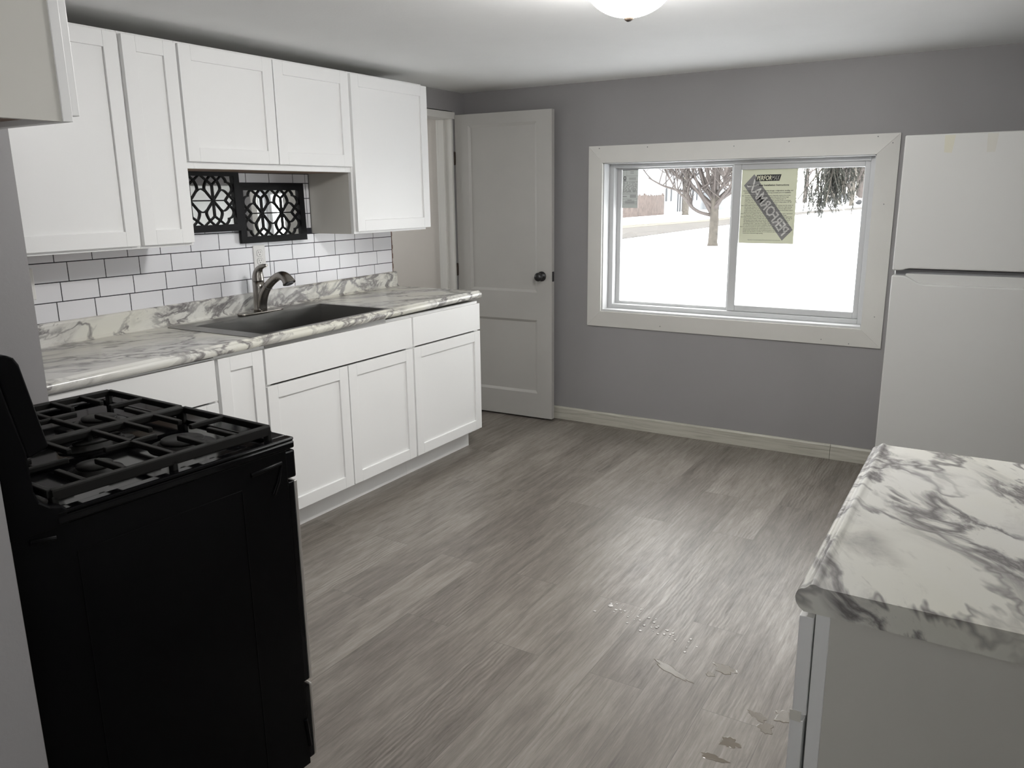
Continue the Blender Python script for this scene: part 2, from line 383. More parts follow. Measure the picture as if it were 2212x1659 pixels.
# ------------------------------------------------------------------ sliding window
wi = thing('window_1', (1.75, YB, WZ0), kind='structure')
ox0, ox1, oz0, oz1 = .906, 2.599, .637, 1.714
def casing(a, b, c, e):
    """one mitred board: outer edge a-b, inner edge e-c, raised towards the inner edge"""
    mb = MB(); yo, yi = YB-.010, YB-.026
    P = [(a[0], YB, a[1]), (b[0], YB, b[1]), (c[0], YB, c[1]), (e[0], YB, e[1]),
         (a[0], yo, a[1]), (b[0], yo, b[1]), (c[0], yi, c[1]), (e[0], yi, e[1])]
    return mb.add(P, [(0,1,2,3), (4,5,6,7), (0,1,5,4), (1,2,6,5), (2,3,7,6), (3,0,4,7)])
g = .0009
ix0, ix1, iz0, iz1 = WX0, WX1, WZ0, WZ1
for q in (((ox0, oz1), (ox1, oz1), (ix1, iz1), (ix0, iz1)), ((ox0, oz0), (ox1, oz0), (ix1, iz0), (ix0, iz0)),
          ((ox0, oz0+g), (ox0, oz1-g), (ix0, iz1-g), (ix0, iz0+g)), ((ox1, oz0+g), (ox1, oz1-g), (ix1, iz1-g), (ix1, iz0+g))):
    casing(*q).build('casing_board', TRIM, wi)
nails = MB()
for x, z in ((.977,1.70),(1.28,1.697),(1.779,1.682),(2.068,1.694),(2.496,1.70),(2.566,1.667),(.964,1.613),(.957,1.187),(.986,.817),(.96,.748),(1.39,.665),(1.795,.699),(2.304,.663),(2.444,.651),(2.557,.802),(2.551,1.372)):
    nails.lathe([(0, 0), (.0026, 0), (.0026, -.0035), (0, -.0035)], (x, YB-.0145 if True else 0, z), 1, 8)
nails.build('nail_holes', GASKET, wi)
# jamb liner boards around the opening
MB().box(ix0, YB-.012, iz0, ix0+.008, YB+.15, iz1).box(ix1-.006, YB-.012, iz0, ix1, YB+.15, iz1).box(ix0, YB-.012, iz1-.006, ix1, YB+.15, iz1).box(ix0, YB-.014, iz0, ix1, YB+.15, iz0+.012).build('jamb_liner', VINYL, wi)
fy = YB+.062
def frame_ring(mb, x0, x1, z0, z1, l, r, b, t, y0, y1):
    return mb.box(x0, y0, z0, x0+l, y1, z1).box(x1-r, y0, z0, x1, y1, z1).box(x0+l, y0, z0, x1-r, y1, z0+b).box(x0+l, y0, z1-t, x1-r, y1, z1)
fr = frame_ring(MB(), ix0+.008, ix1-.006, iz0+.012, iz1-.006, .030, .028, .026, .022, fy, fy+.085)
fr.build('frame', VINYL, wi, bevel=.002)
# fixed light on the left, glazed into an outer stop
fs = frame_ring(MB(), 1.041, 1.77, .771, 1.590, .028, .03, .016, .012, fy+.048, fy+.075)
fs.build('fixed_sash', VINYL, wi, bevel=.002)
MB().box(1.066, fy+.058, .786, 1.741, fy+.064, 1.580).build('pane', GLASS, wi)
# sliding sash on the right, one track nearer the room
ss = frame_ring(MB(), 1.757, 2.464, .772, 1.588, .045, .028, .035, .029, fy+.012, fy+.042)
sash = ss.build('sliding_sash', VINYL, wi, bevel=.003)
MB().box(1.800, fy+.026, .805, 2.437, fy+.032, 1.560).build('pane', GLASS, sash)
MB().box(1.752, fy+.018, 1.145, 1.760, fy+.036, 1.185).build('sash_latch', VINYL, sash)

w4 = thing('added_window_4', (XR, (U0+U1)/2, U2), kind='structure')  # added out-of-view window that lights the near end of the room
MB().box(XR+.03, U0, U2, XR+.08, U0+.05, U3).box(XR+.03, U1-.05, U2, XR+.08, U1, U3).box(XR+.03, U0+.05, U2, XR+.08, U1-.05, U2+.05).box(XR+.03, U0+.05, U3-.05, XR+.08, U1-.05, U3).build('frame', VINYL, w4)
MB().box(XR+.05, U0+.05, U2+.05, XR+.056, U1-.05, U3-.05).build('pane', GLASS, w4)
w2 = thing('added_window_2', (XR, 2.50, V2), kind='structure')  # added out-of-view window that lights the faces turned to it
MB().box(XR+.03, V0, V2, XR+.08, V0+.05, V3).box(XR+.03, V1-.05, V2, XR+.08, V1, V3).box(XR+.03, V0+.05, V2, XR+.08, V1-.05, V2+.05).box(XR+.03, V0+.05, V3-.05, XR+.08, V1-.05, V3).build('frame', VINYL, w2)
MB().box(XR+.05, V0+.05, V2+.05, XR+.056, V1-.05, V3-.05).build('pane', GLASS, w2)
w3 = thing('added_window_3', (-1.65, 3.6, H2), kind='structure')  # added out-of-view window that lights the hall wall
MB().box(-1.68, H0, H2, -1.63, H0+.05, H3).box(-1.68, H1-.05, H2, -1.63, H1, H3).box(-1.68, H0+.05, H2, -1.63, H1-.05, H2+.05).box(-1.68, H0+.05, H3-.05, -1.63, H1-.05, H3).build('frame', VINYL, w3)
MB().box(-1.66, H0+.05, H2+.05, -1.654, H1-.05, H3-.05).build('pane', GLASS, w3)
# writing on the window: built as flat print on the sheets
def text_geo(body, size=1., bold=0., shear=0., align='LEFT', spacing=1.):
    c = bpy.data.curves.new('t', 'FONT'); c.body = body; c.size = size; c.offset = bold; c.shear = shear; c.align_x = align; c.space_character = spacing
    c.resolution_u = 2
    o = bpy.data.objects.new('t', c); me = bpy.data.meshes.new_from_object(o)
    vs = [tuple(v.co[:2]) for v in me.vertices]; fs = [tuple(p.vertices) for p in me.polygons]
    bpy.data.objects.remove(o); bpy.data.curves.remove(c); bpy.data.meshes.remove(me)
    return vs, fs
def put_text(mb, body, x, z, y, width=None, height=None, size=None, fn=None, **k):
    vs, fs = text_geo(body, **k)
    if not vs: return
    x0 = min(v[0] for v in vs); x1 = max(v[0] for v in vs); z0 = min(v[1] for v in vs); z1 = max(v[1] for v in vs)
    sx = (width/(x1-x0)) if width else size; sz = (height/(z1-z0)) if height else (size or sx)
    P = [((v[0]-x0)*sx, (v[1]-z0 if height else v[1])*sz) for v in vs]
    mb.add([fn(a, b) if fn else (x+a, y, z+b) for a, b in P], fs)
yp = fy+.0255
sheet = thing('instruction_sheet', (1.953, yp, 1.158), 'pale yellow-green printed instruction sheet taped inside right window pane', 'paper sheet')
sx0, sx1, sz0, sz1 = 1.803, 2.102, 1.159, 1.559
MB().box(sx0, yp-.0006, sz0, sx1, yp, sz1).build('paper', PAPER, sheet)
SU = lambda u, v: (sx0+u*(sx1-sx0), sz1-v*(sz1-sz0))
y1_, y2_, y3_ = yp-.0009, yp-.0012, yp-.0015
def poly(mb, pts, y): mb.add([(p[0], y, p[1]) for p in pts], [tuple(range(len(pts)))])
bandm = MB(); poly(bandm, [SU(.225, .062), SU(.975, .81), SU(.795, .958), SU(.045, .212)], y1_)
bandm.build('diagonal_band', GRAYINK, sheet)
A0 = Vector(SU(.885, .884)); A1 = Vector(SU(.135, .137)); e_ = (A1-A0).normalized(); u_ = Vector((-e_.y, e_.x))
if u_.x < 0: u_ = -u_
dl = MB(); Lb = (A1-A0).length
put_text(dl, 'PERFORMAX', 0, 0, 0, width=Lb*.93, height=.056, bold=.018, shear=.15, spacing=.92,
         fn=lambda a, b: tuple([(A0+e_*(a+Lb*.035)+u_*(b-.028))[0], y2_, (A0+e_*(a+Lb*.035)+u_*(b-.028))[1]]))
dl.build('diagonal_lettering', PALEINK, sheet)
lg = MB(); poly(lg, [SU(.275, .072), SU(.715, .070), SU(.685, .155), SU(.250, .157)], y2_); lg.build('logo_block', INK, sheet)
l1 = MB(); q = SU(.275, .146); put_text(l1, 'PERFOR', q[0], q[1], y3_, width=.080, height=.025, bold=.015, shear=.2); l1.build('logo_lettering', CREAMINK, sheet)
l2 = MB(); q = SU(.548, .146); put_text(l2, 'MAX', q[0], q[1], y3_, width=.042, height=.025, bold=.005, shear=.2); l2.build('logo_lettering', mat('logo_gray', (.36, .36, .33), .6), sheet)
tx = MB()
def line(body, u, v, uw, h=None, **k):
    q = SU(u, v); put_text(tx, body, q[0], q[1], y3_, width=uw*(sx1-sx0), **k)
line('Vinyl Window Installation Instructions', .12, .222, .74, bold=.022)
line('Products should be inspected for shipping damage, configurations, handling, and', .04, .292, .90, bold=.02, shear=.2)
line('manufacturing as well as for any manufacturing anomalies prior to installation.', .065, .318, .84, bold=.02, shear=.2)
body = [('Step 1.', .355, ['To make sure that the unit and opening is square diagonally measure the corners', 'frame and the opening. Flashing must be installed onto the sill of the rough', 'opening to prevent water from entering. Cut a piece of flashing tape 12"', 'longer than the opening. Apply to the bottom of the opening so that it overhangs', '6" to the exterior and 6" up each side. On sills without a slope, place 1/4" sill', 'shims 6" from the corners and no more than 12" in between.']),
        ('Step 2.', .487, ['Apply sealant to the interior of the nailing flange. Place the window into the center of', 'the opening, making sure the window is level and centered within the rough opening.', 'Temporarily fasten one corner of the window. Shim jambs or fix at an upper corner.', 'Verify product is level. Nail all sides of the unit and check to ensure the product square', 'plumb and without bows prior to final fastening of the unit.']),
        ('Step 3.', .597, ['Once the unit is square in the opening, secure the window by fastening with 2" galvanized', 'or aluminum 3/4" prior to nail corners and in every slot around the flange.']),
        ('Step 4.', .642, ['Apply flashing tape to entire flat. Start with the bottom and work to the upper tape.', 'Cut two pieces of tape 6" longer than the height of the window. Apply to the sides of', 'flashing tape long enough to go across the top of the window and cover the top of', 'the side flashing by an inch wider. Apply tape to the top and seal with sealant', 'extending at least 1" past the corner tape seams.', 'Do not seal across the bottom installation flange.']),
        ('Step 5.', .777, ['A continuous interior air seal is required. Use low expansion foam sealant between the', 'unit and around between the window frame and the rough opening, do not overfill', 'should remain between the seal to balance pressure and allow for drainage if leak.', 'NOTE: You may need to cut shims. Do not restrict air seal at the window between the', 'window/door frame and rough opening.'])]
for stp, v0, ls in body:
    line(stp, .022-.012*v0, v0, .055, bold=.02)
    for i, s_ in enumerate(ls): line(s_, .085-.02*v0, v0+i*.0225, .0104*len(s_) if len(s_) < 84 else .88, bold=.012)
line('Questions or comments, please call the number listed on the window label.', .17, .958, .60, bold=.008)
tx.build('printed_text', INK, sheet)

yl = fy+.0572
lab = thing('window_label', (1.12, yl, 1.351), 'small gray energy rating label in top corner of left window pane', 'label')
lx0, lx1, lz0, lz1 = 1.0705, 1.172, 1.353, 1.580
MB().box(lx0, yl-.0006, lz0, lx1, yl, lz1).build('label_film', LABELP, lab)
lm = MB(); LU = lambda u, v: (lx0+u*(lx1-lx0), lz1-v*(lz1-lz0))
def lrect(u0, v0, u1, v1, mb=lm, y=yl-.001):
    a, b = LU(u0, v0), LU(u1, v1); mb.add([(a[0], y, a[1]), (b[0], y, a[1]), (b[0], y, b[1]), (a[0], y, b[1])], [(0, 1, 2, 3)])
lrect(0, 0, 1, .022)
a_ = MB()
for v in (.17, .315, .60, .635, .765, .945): lrect(0, v, 1, v+.006, a_)
lrect(.26, .02, .268, .315, a_); lrect(0, .02, .012, 1, a_); lrect(.988, .02, 1, 1, a_); lrect(0, .992, 1, 1, a_)
rl = random.Random(8)
for v in (.055, .08, .105): lrect(.5, v, .72, v+.008, a_)
for v in (.215, .232, .249, .27): lrect(.42, v, .86, v+.007, a_)
for v in (.33, .35, .375, .395, .42, .44, .455, .48, .50, .52, .535, .55, .565, .58):
    u = .06
    while u < .9:
        w_ = rl.uniform(.05, .25); lrect(u, v, min(u+w_, .95), v+.009, a_); u += w_ + rl.uniform(.03, .12)
for v in (.66, .68, .70, .72): lrect(.5, v, .9, v+.011, a_)
lrect(.05, .695, .3, .712, a_)
for v, u0, u1 in ((.79, .35, .62), (.815, .2, .8), (.84, .08, .95), (.862, .2, .8), (.888, .05, .97)): lrect(u0, v, u1, v+.012, a_)
ring = [(.075, .262), (.075, .215), (.10, .187), (.155, .178), (.21, .187), (.235, .215), (.235, .262)]
inn = [(.115, .25), (.115, .215), (.13, .20), (.155, .196), (.18, .20), (.195, .215), (.195, .25)]
for i in range(6): poly(lm, [LU(*ring[i]), LU(*ring[i+1]), LU(*inn[i+1]), LU(*inn[i])], yl-.001)
lrect(.075, .25, .235, .268); lrect(.075, .285, .235, .302)
lm.build('black_print', INK, lab); a_.build('gray_print', GRAYINK, lab)

# ------------------------------------------------------------------ cabinets
def shaker(y0, y1, z0, z1, x, t=.019, st=.055, axis='x', sgn=1, flat=False):
    """shaker front in the plane x (faces +x) with a sunk centre panel"""
    mb = MB()
    if flat: mb.box(x-t, y0, z0, x, y1, z1); return mb
    mb.box(x-t, y0, z0, x, y0+st, z1).box(x-t, y1-st, z0, x, y1, z1).box(x-t, y0+st, z0, x, y1-st, z0+st).box(x-t, y0+st, z1-st, x, y1-st, z1)
    mb.box(x-t+.003, y0+st-.002, z0+st-.002, x-.009, y1-st+.002, z1-st+.002)
    return mb
def carcass(xb, xf, y0, y1, z0, z1, top=True, ff=.038):
    """open-front box with face frame; returns (shell, face frame)"""
    t = .016; s = MB(); xi = xf-.019
    s.box(xb, y0, z0, xi, y0+t, z1).box(xb, y1-t, z0, xi, y1, z1).box(xb, y0+t, z0, xi, y1-t, z0+t).box(xb, y0+t, z0+t, xb+.006, y1-t, z1)
    if top: s.box(xb, y0+t, z1-t, xi, y1-t, z1)
    f = MB(); f.box(xi, y0, z0, xf, y0+ff, z1).box(xi, y1-ff, z0, xf, y1, z1).box(xi, y0+ff, z0, xf, y1-ff, z0+ff).box(xi, y0+ff, z1-ff, xf, y1-ff, z1)
    return s, f
XBF, XBX = .577, .596          # base: face frame front, door front
TKX = .5154
def base_cab(name, y0, y1, label, fronts, group):
    r = thing(name, (.3, (y0+y1)/2, 0), label, 'cabinet', group)
    s, f = carcass(.004, XBF, y0+.0006, y1-.0006, .105, .851 if y0 < 1.5 else .858, top=False)
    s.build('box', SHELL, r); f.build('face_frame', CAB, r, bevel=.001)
    MB().box(TKX-.016, y0+.0006, 0.001, TKX, y1-.0006 - (.027 if y1 > 3.7 else 0), .1045).build('toe_kick', CAB, r)
    for nm, a, b, c, e, flat in fronts:
        shaker(a, b, c, e, XBX, flat=flat).build(nm, CAB, r, bevel=.0015)
    return r
GB = 'white base cabinets under the sink counter'
base_cab('base_cabinet', 1.254, 1.9365, 'white base cabinet with slab drawer, partly hidden behind the black stove', [('drawer_front', 1.275, 1.926, .689, .846, True), ('door', 1.275, 1.926, .1163, .681, False)], GB)
base_cab('base_cabinet', 1.9365, 2.163, 'narrow white base cabinet with one full-height door beside sink cabinet', [('door', 1.9405, 2.158, .1163, .846, False)], GB)
base_cab('sink_cabinet', 2.163, 3.1205, 'wide white sink base cabinet with two shaker doors below false front', [('false_front', 2.168, 3.115, .698, .846, True), ('door', 2.168, 2.639, .1163, .689, False), ('door', 2.644, 3.115, .1163, .689, False)], GB)
base_cab('base_cabinet', 3.1205, 3.733, 'white base cabinet with drawer and shaker door at the doorway end', [('drawer_front', 3.127, 3.7305, .698, .846, True), ('door', 3.127, 3.7305, .1163, .689, False)], GB)
def wall_cab(y0, y1, z0, z1, label, doors, side=SHELL):
    r = thing('wall_cabinet', (.15, (y0+y1)/2, z0), label, 'cabinet', 'white wall cabinets over the sink counter')
    s, f = carcass(.004, .2943, y0+.0006, y1-.0006, z0, z1)
    # birch underside set between the sides
    s.build('box', side, r); f.build('face_frame', CAB, r, bevel=.001)
    MB().box(.006, y0+.017, z0-.0012, .274, y1-.017, z0-.0002).build('underside', BROWNW, r)
    for a, b, c, e in doors: shaker(a, b, c, e, .3133).build('door', CAB, r, bevel=.0015)
    return r
ZT = 2.016
wall_cab(1.2505, 1.881, 1.256, ZT+.009, 'tall white wall cabinet with wide door, beside gray wall corner', [(1.262, 1.870, 1.2675, ZT)])
wall_cab(1.881, 2.1165, 1.256, ZT+.009, 'narrow tall white wall cabinet left of the mirrors', [(1.8865, 2.110, 1.2675, ZT)])
wall_cab(2.1165, 3.063, 1.555, ZT+.009, 'short white two-door wall cabinet above sink and mirrors', [(2.1205, 2.586, 1.5811, ZT), (2.591, 3.0585, 1.5811, ZT)])
wall_cab(3.063, 3.655, 1.256, ZT+.009, 'white wall cabinet with single shaker door next to doorway', [(3.0755, 3.677, 1.2675, ZT)])

# cabinet over the stove, facing +y
r = thing('wall_cabinet', (1.25, .76, 1.62), 'white wall cabinet hung over the black stove, end panel toward camera', 'cabinet')
cx1, cy0, cy1, cz0, cz1 = 1.60, .602, .893, 1.578, 2.072
def turn(mb):      # built facing +x then laid along the stove wall
    return mb
t_ = .016
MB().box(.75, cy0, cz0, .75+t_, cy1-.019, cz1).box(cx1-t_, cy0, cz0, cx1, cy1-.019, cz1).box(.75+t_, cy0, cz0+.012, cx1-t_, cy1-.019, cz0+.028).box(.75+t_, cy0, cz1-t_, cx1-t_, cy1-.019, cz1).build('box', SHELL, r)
MB().box(.75, cy1-.019, cz0, .79, cy1, cz1).box(cx1-.038, cy1-.019, cz0, cx1+.003, cy1, cz1).box(.79, cy1-.019, cz0, cx1-.038, cy1, cz0+.038).box(.79, cy1-.019, cz1-.038, cx1-.038, cy1, cz1).build('face_frame', CAB, r, bevel=.001)
MB().box(.768, cy0+.002, cz0+.0105, cx1-.018, cy1-.021, cz0+.0118).build('underside', BROWNW, r)
for a, b in ((.756, 1.172), (1.177, 1.594)):
    m_ = shaker(a, b, cz0+.012, cz1-.006, 0).xf(lambda x, y, z: (y, cy1+.0195+x, z)); m_.build('door', CAB, r, bevel=.0015)

# ------------------------------------------------------------------ sink countertop, sink, faucet
def top_profile(xn, zt, zb, s=1):
    """nose of a post-formed top: raised no-drip ridge, cove, round bullnose"""
    P = [(-.036, 0), (-.030, .0008), (-.0245, .0027), (-.0195, .0020), (-.0150, -.0022), (-.0112, -.0054), (-.0070, -.0066), (-.0032, -.0098), (-.0007, -.0150), (0, -.0205), (-.0016, -.0285), (-.0058, -.0350)]
    Q = spline([(p[0], p[1], 0) for p in P], 3)
    return [(xn+q.x*s, zt+q.y) for q in Q] + [(xn-.012*s, zb)]
CY0, CY1, CZ, CB = 1.249, 3.717, .9175, .880
tilt = lambda x, y, z: (x, y, z + (y-3.717)*.0100)
SKX0, SKX1, SKY0, SKY1 = .083, .585, 2.176, 2.945     # hole for the bowl
ct = thing('countertop', (.3, 2.5, .88), 'long white laminate countertop with gray veins along sink wall', 'countertop')
mb = MB()
nose = top_profile(.622, CZ, CB)
back = [(.004, CB), (.004, CZ)]
def slab(y0, y1, x0, x1):
    if x1 is None: prof = [(x0, CB), (x0, CZ)] + nose
    else: prof = [(x0, CB), (x0, CZ), (x1, CZ), (x1, CB)]
    mb.prism(prof, 1, y0, y1)
slab(CY0, SKY0, .004, None); slab(SKY1, CY1, .004, None); slab(SKY0, SKY1, .004, SKX0); slab(SKY0, SKY1, SKX1, None)
mb.xf(tilt).build('worktop', MARBLE_L, ct)
lip = MB().prism([(.0045, CZ), (.0045, CZ+.086), (.013, CZ+.088), (.020, CZ+.084), (.0225, CZ+.078), (.0225, CZ+.012), (.030, CZ+.002), (.036, CZ)], 1, CY0, CY1, smooth=False).xf(tilt)
lip.build('upstand', MARBLE_L, ct, bevel=.002)

skz = .9175 + (2.54-3.717)*.0100
sk = thing('kitchen_sink', (.34, 2.54, skz), 'stainless steel drop-in single bowl sink in the veined countertop', 'sink')
def ring_plate(mb, ox0, ox1, oy0, oy1, ix0, ix1, iy0, iy1, z0, z1):
    return mb.box(ox0, oy0, z0, ox1, iy0, z1).box(ox0, iy1, z0, ox1, oy1, z1).box(ox0, iy0, z0, ix0, iy1, z1).box(ix1, iy0, z0, ox1, iy1, z1)
bx0, bx1, by0, by1 = .158, .578, 2.186, 2.935
tl2 = lambda x, y, z: (x, y, z + (y-2.54)*.0100)
ring_plate(MB(), .072, .600, 2.112, 2.957, bx0, bx1, by0, by1, skz+.0005, skz+.003).xf(tl2).build('rim', SINKM, sk, bevel=.001)
bd = skz-.19
bowl = MB(); T = .0015
bowl.box(bx0-T, by0-T, bd, bx0, by1+T, skz+.0028).box(bx1, by0-T, bd, bx1+T, by1+T, skz+.0028).box(bx0, by0-T, bd, bx1, by0, skz+.0028).box(bx0, by1, bd, bx1, by1+T, skz+.0028).box(bx0-T, by0-T, bd-T, bx1+T, by1+T, bd)
bowl.xf(tl2).build('bowl', SINKM, sk)
MB().lathe([(.0, .0005), (.030, .0005), (.044, .003), (.044, 0), (.0, 0)], (.34, 2.54, bd), 2, 24).build('drain', NICKEL, sk)

fz = skz+.0035; FX, FYc = .112, 2.588
fa = thing('faucet', (FX, FYc, fz), 'brushed nickel single-handle faucet with curved spout behind the sink', 'faucet')
bpz = []
for k_ in range(32):
    a = 2*PI*k_/32; c_, s_ = math.cos(a), math.sin(a)
    bpz.append((FX+.029*math.copysign(abs(c_)**.6, c_), FYc+.130*math.copysign(abs(s_)**.45, s_)))
MB().prism(bpz, 2, fz, fz+.009, smooth=True).build('base_plate', NICKEL, fa, bevel=.003)
MB().lathe([(.0, .009), (.0315, .009), (.0315, .021), (.0300, .023), (.0290, .05), (.0280, .085), (.0275, .120), (.0275, .147), (.0, .147)], (FX, FYc, fz), 2, 28).build('body', NICKEL, fa)
sp = spline([(FX+.008, FYc, fz+.022), (FX+.014, FYc, fz+.050), (FX+.030, FYc, fz+.088), (FX+.056, FYc, fz+.122), (FX+.090, FYc, fz+.150), (FX+.128, FYc, fz+.173), (FX+.158, FYc, fz+.180), (FX+.182, FYc, fz+.174), (FX+.199, FYc, fz+.158), (FX+.205, FYc, fz+.148)], 5)
n_ = len(sp)
def rr(i):
    t = i/(n_-1)
    return .0262 - .0072*min(t/.45, 1) + (.0115*((t-.58)/.42)**1.1 if t > .58 else 0)
MB().tube(sp, [rr(i) for i in range(n_)], 20).build('spout', NICKEL, fa)
MB().tube([(FX+.0625, FYc, fz+.1275), (FX+.0645, FYc, fz+.1295)], .0208, 20).build('spout_seam', GASKET, fa)
end = sp[-1]
MB().tube([(end.x+.0015, FYc, end.z-.0005), (end.x+.0035, FYc, end.z-.004)], .019, 20).build('spray_head', GASKET, fa)
hp = spline([(FX, FYc, fz+.149), (FX, FYc, fz+.168), (FX+.003, FYc, fz+.186), (FX+.012, FYc, fz+.203), (FX+.028, FYc, fz+.215), (FX+.046, FYc, fz+.221), (FX+.066, FYc, fz+.224)], 5)
hr = [.0275, .0265, .0232, .0178, .0122, .0092, .0062]
def hrad(i):
    q = i/5; k = min(int(q), 5); return hr[k]+(hr[k+1]-hr[k])*(q-k)
hd = MB().tube(hp, [hrad(i) for i in range(len(hp))], 20)
hd.build('handle', NICKEL, fa)

# ------------------------------------------------------------------ backsplash tile
bs = thing('tile_backsplash', (.002, 2.47, .97), 'white subway tile backsplash with dark grout lines behind the sink', 'backsplash')
panel = MB().box(.0003, 1.2485, .94, .0022, 3.6985, 1.255).box(.0003, 2.118, 1.255, .0022, 3.0615, 1.5545)
panel.build('grout', GROUT, bs)
TILE = painted('glossy_white_tile', (.80, .80, .83), .22, .015, 5)
tl = MB(); R0, RH, CW, G = .983-.0755, .0750, .1530, .0020
rows = []
phL = {0: 1.77, 1: 1.849, 2: 1.873, 3: 1.756, 4: 1.708, 5: 1.79, 6: 1.70, 7: 1.807, 8: 1.74}
phR = {0: 2.86, 1: 2.920, 2: 2.945, 3: 2.917, 4: 3.230, 5: 2.89, 6: 2.96, 7: 2.878, 8: 2.80}
for k_ in range(0, 9):
    z0, z1 = R0+k_*RH, R0+(k_+1)*RH
    z0c, z1c = max(z0, .975), z1
    lo, hi = (1.2485, 3.6985) if z0 < 1.24 else (2.118, 3.0605)
    z1c = min(z1, 1.2545 if z0 < 1.24 and not (z0 < 1.24 < z1) else z1, 1.553)
    cuts = [lo]
    y = phL[k_]
    while y - CW > lo: y -= CW
    while y < 2.742: 
        if y > lo+.012: cuts.append(y)
        y += CW
    y = phR[k_]
    while y - .1545 > 2.742: y -= .1545
    if k_ < 5: cuts.append(2.765)
    while y < hi-.012:
        if y > cuts[-1]+.012: cuts.append(y)
        y += .1545
    if z0 >= 1.24: 
        cuts = [c for c in cuts if abs(c-3.038) > .03] + [3.038]
    cuts.append(hi)
    for a, b in zip(cuts, cuts[1:]):
        top = z1c
        if z0 < 1.24 < z1 or (1.24 <= z1 and z0 < 1.255):
            if not (a > 2.118 and b < 3.062): top = min(z1c, 1.2545)
        if b-a > .006 and top-z0c > .006 and z0c < 1.553:
            tl.box(.0022, a+G, z0c+G, .0040, b-G, top-G)
tl.build('tiles', TILE, bs)

def outlet(y, z, label, name='power_outlet', sockets=True):
    r = thing(name, (.004, y, z), label, 'outlet')
    MB().box(.0042, y-.036, z-.058, .0092, y+.036, z+.058).build('cover_plate', PLATE, r, bevel=.0025)
    if sockets:
        for dz in (.0195, -.0195):
            o = [(y+q[0]*.0165, z+dz+q[1]*.0145) for q in ((-.6, -1), (.6, -1), (1, -.55), (1, .55), (.6, 1), (-.6, 1), (-1, .55), (-1, -.55))]
            b_ = MB().prism([(p[0]*1., p[1]) for p in [(y+(q[0]-y)*1.09, z+dz+(q[1]-z-dz)*1.09) for q in o]], 0, .0090, .0095).build('socket_gap', GASKET, r)
            s_ = MB().prism(o, 0, .0090, .0105).build('socket', PLATE, r)
            hl = MB().box(.0104, y-.0075, z+dz+.000, .0108, y-.0052, z+dz+.0085).box(.0104, y+.0052, z+dz+.001, .0108, y+.0075, z+dz+.0080)
            hl.lathe([(0, .0104), (.0027, .0104), (.0027, .0108), (0, .0108)], (0, y, z+dz-.0065), 0, 10)
            hl.build('slots', NAVY, s_)
    else:
        MB().box(.0092, y-.006, z-.012, .0135, y+.006, z+.012).build('toggle', PLATE, r, bevel=.002)
    return r
outlet(2.700, 1.158, 'white duplex outlet on the tile just behind the faucet')
tag(outlet(1.586, 1.134, 'white wall plate on tile, half hidden at the gray wall corner', 'wall_plate', False), cat='wall plate')

# ------------------------------------------------------------------ two lattice mirrors
def lattice(cy, cz, hw, hh, x0, x1):
    mb = MB(); sw = .0029
    def rib(pts, close=False):
        P = [Vector(p) for p in pts]
        vs = []
        for i, p in enumerate(P):
            dd = P[min(i+1, len(P)-1)]-P[max(i-1, 0)]; dd.normalize(); nn = Vector((-dd.y, dd.x))*sw
            for q, x in ((p+nn, x1), (p-nn, x1), (p-nn, x0), (p+nn, x0)): vs.append((x, min(max(q.x, cy-hw), cy+hw), min(max(q.y, cz-hh), cz+hh)))
        fs = []
        for i in range(len(P)-1):
            for k in range(4): fs.append((i*4+k, i*4+(k+1) % 4, i*4+4+(k+1) % 4, i*4+4+k))
        fs += [(3, 2, 1, 0), tuple(len(P)*4-4+k for k in range(4))]
        mb.add(vs, fs)
    kz = hh/.1135
    for c in (-.059, .059):
        o = 1 if c > 0 else -1
        def M_(p, sy, sz): return (cy+c+p[0]*sy, cz+p[1]*sz*kz)
        rib([M_((-.059 if o > 0 else -.063, 0), 1, 1), M_((.063 if o > 0 else .059, 0), 1, 1)])
        rib([M_((0, -.072), 1, 1), M_((0, .072), 1, 1)])
        for sz in (1, -1):
            for sy in (1, -1):
                outer = sy == o
                rib([M_(p, sy, sz) for p in ((0, 0), (.020, .024), (.036, .044))])
                # leaf round the upright bar
                rib([M_(tuple(p), sy, sz) for p in spline([(.034, .041), (.0405, .052), (.040, .064), (.034, .079), (.026, .092), (.012, .106), (.004, .1135)], 4)])
                rib([M_(p, sy, sz) for p in ((0, .072), (.026, .092), (.052, .1135))])
                if outer:
                    rib([M_(tuple(p), sy, sz) for p in spline([(.034, .041), (.044, .0485), (.056, .047), (.068, .040), (.084, .024), (.108, .0)], 4)])
                    rib([M_(p, sy, sz) for p in ((.063, 0), (.084, .024), (.108, .050))])
                    rib([M_(tuple(p), sy, sz) for p in spline([(.040, .1135), (.052, .112), (.064, .106), (.073, .094), (.075, .083)], 4)])
                    rib([M_(tuple(p), sy, sz) for p in spline([(.073, .084), (.084, .082), (.096, .074), (.103, .060), (.103, .048), (.098, .037)], 4)])
                else:
                    rib([M_(tuple(p), sy, sz) for p in spline([(.034, .041), (.044, .0485), (.052, .052), (.0595, .053)], 4)])
    return mb
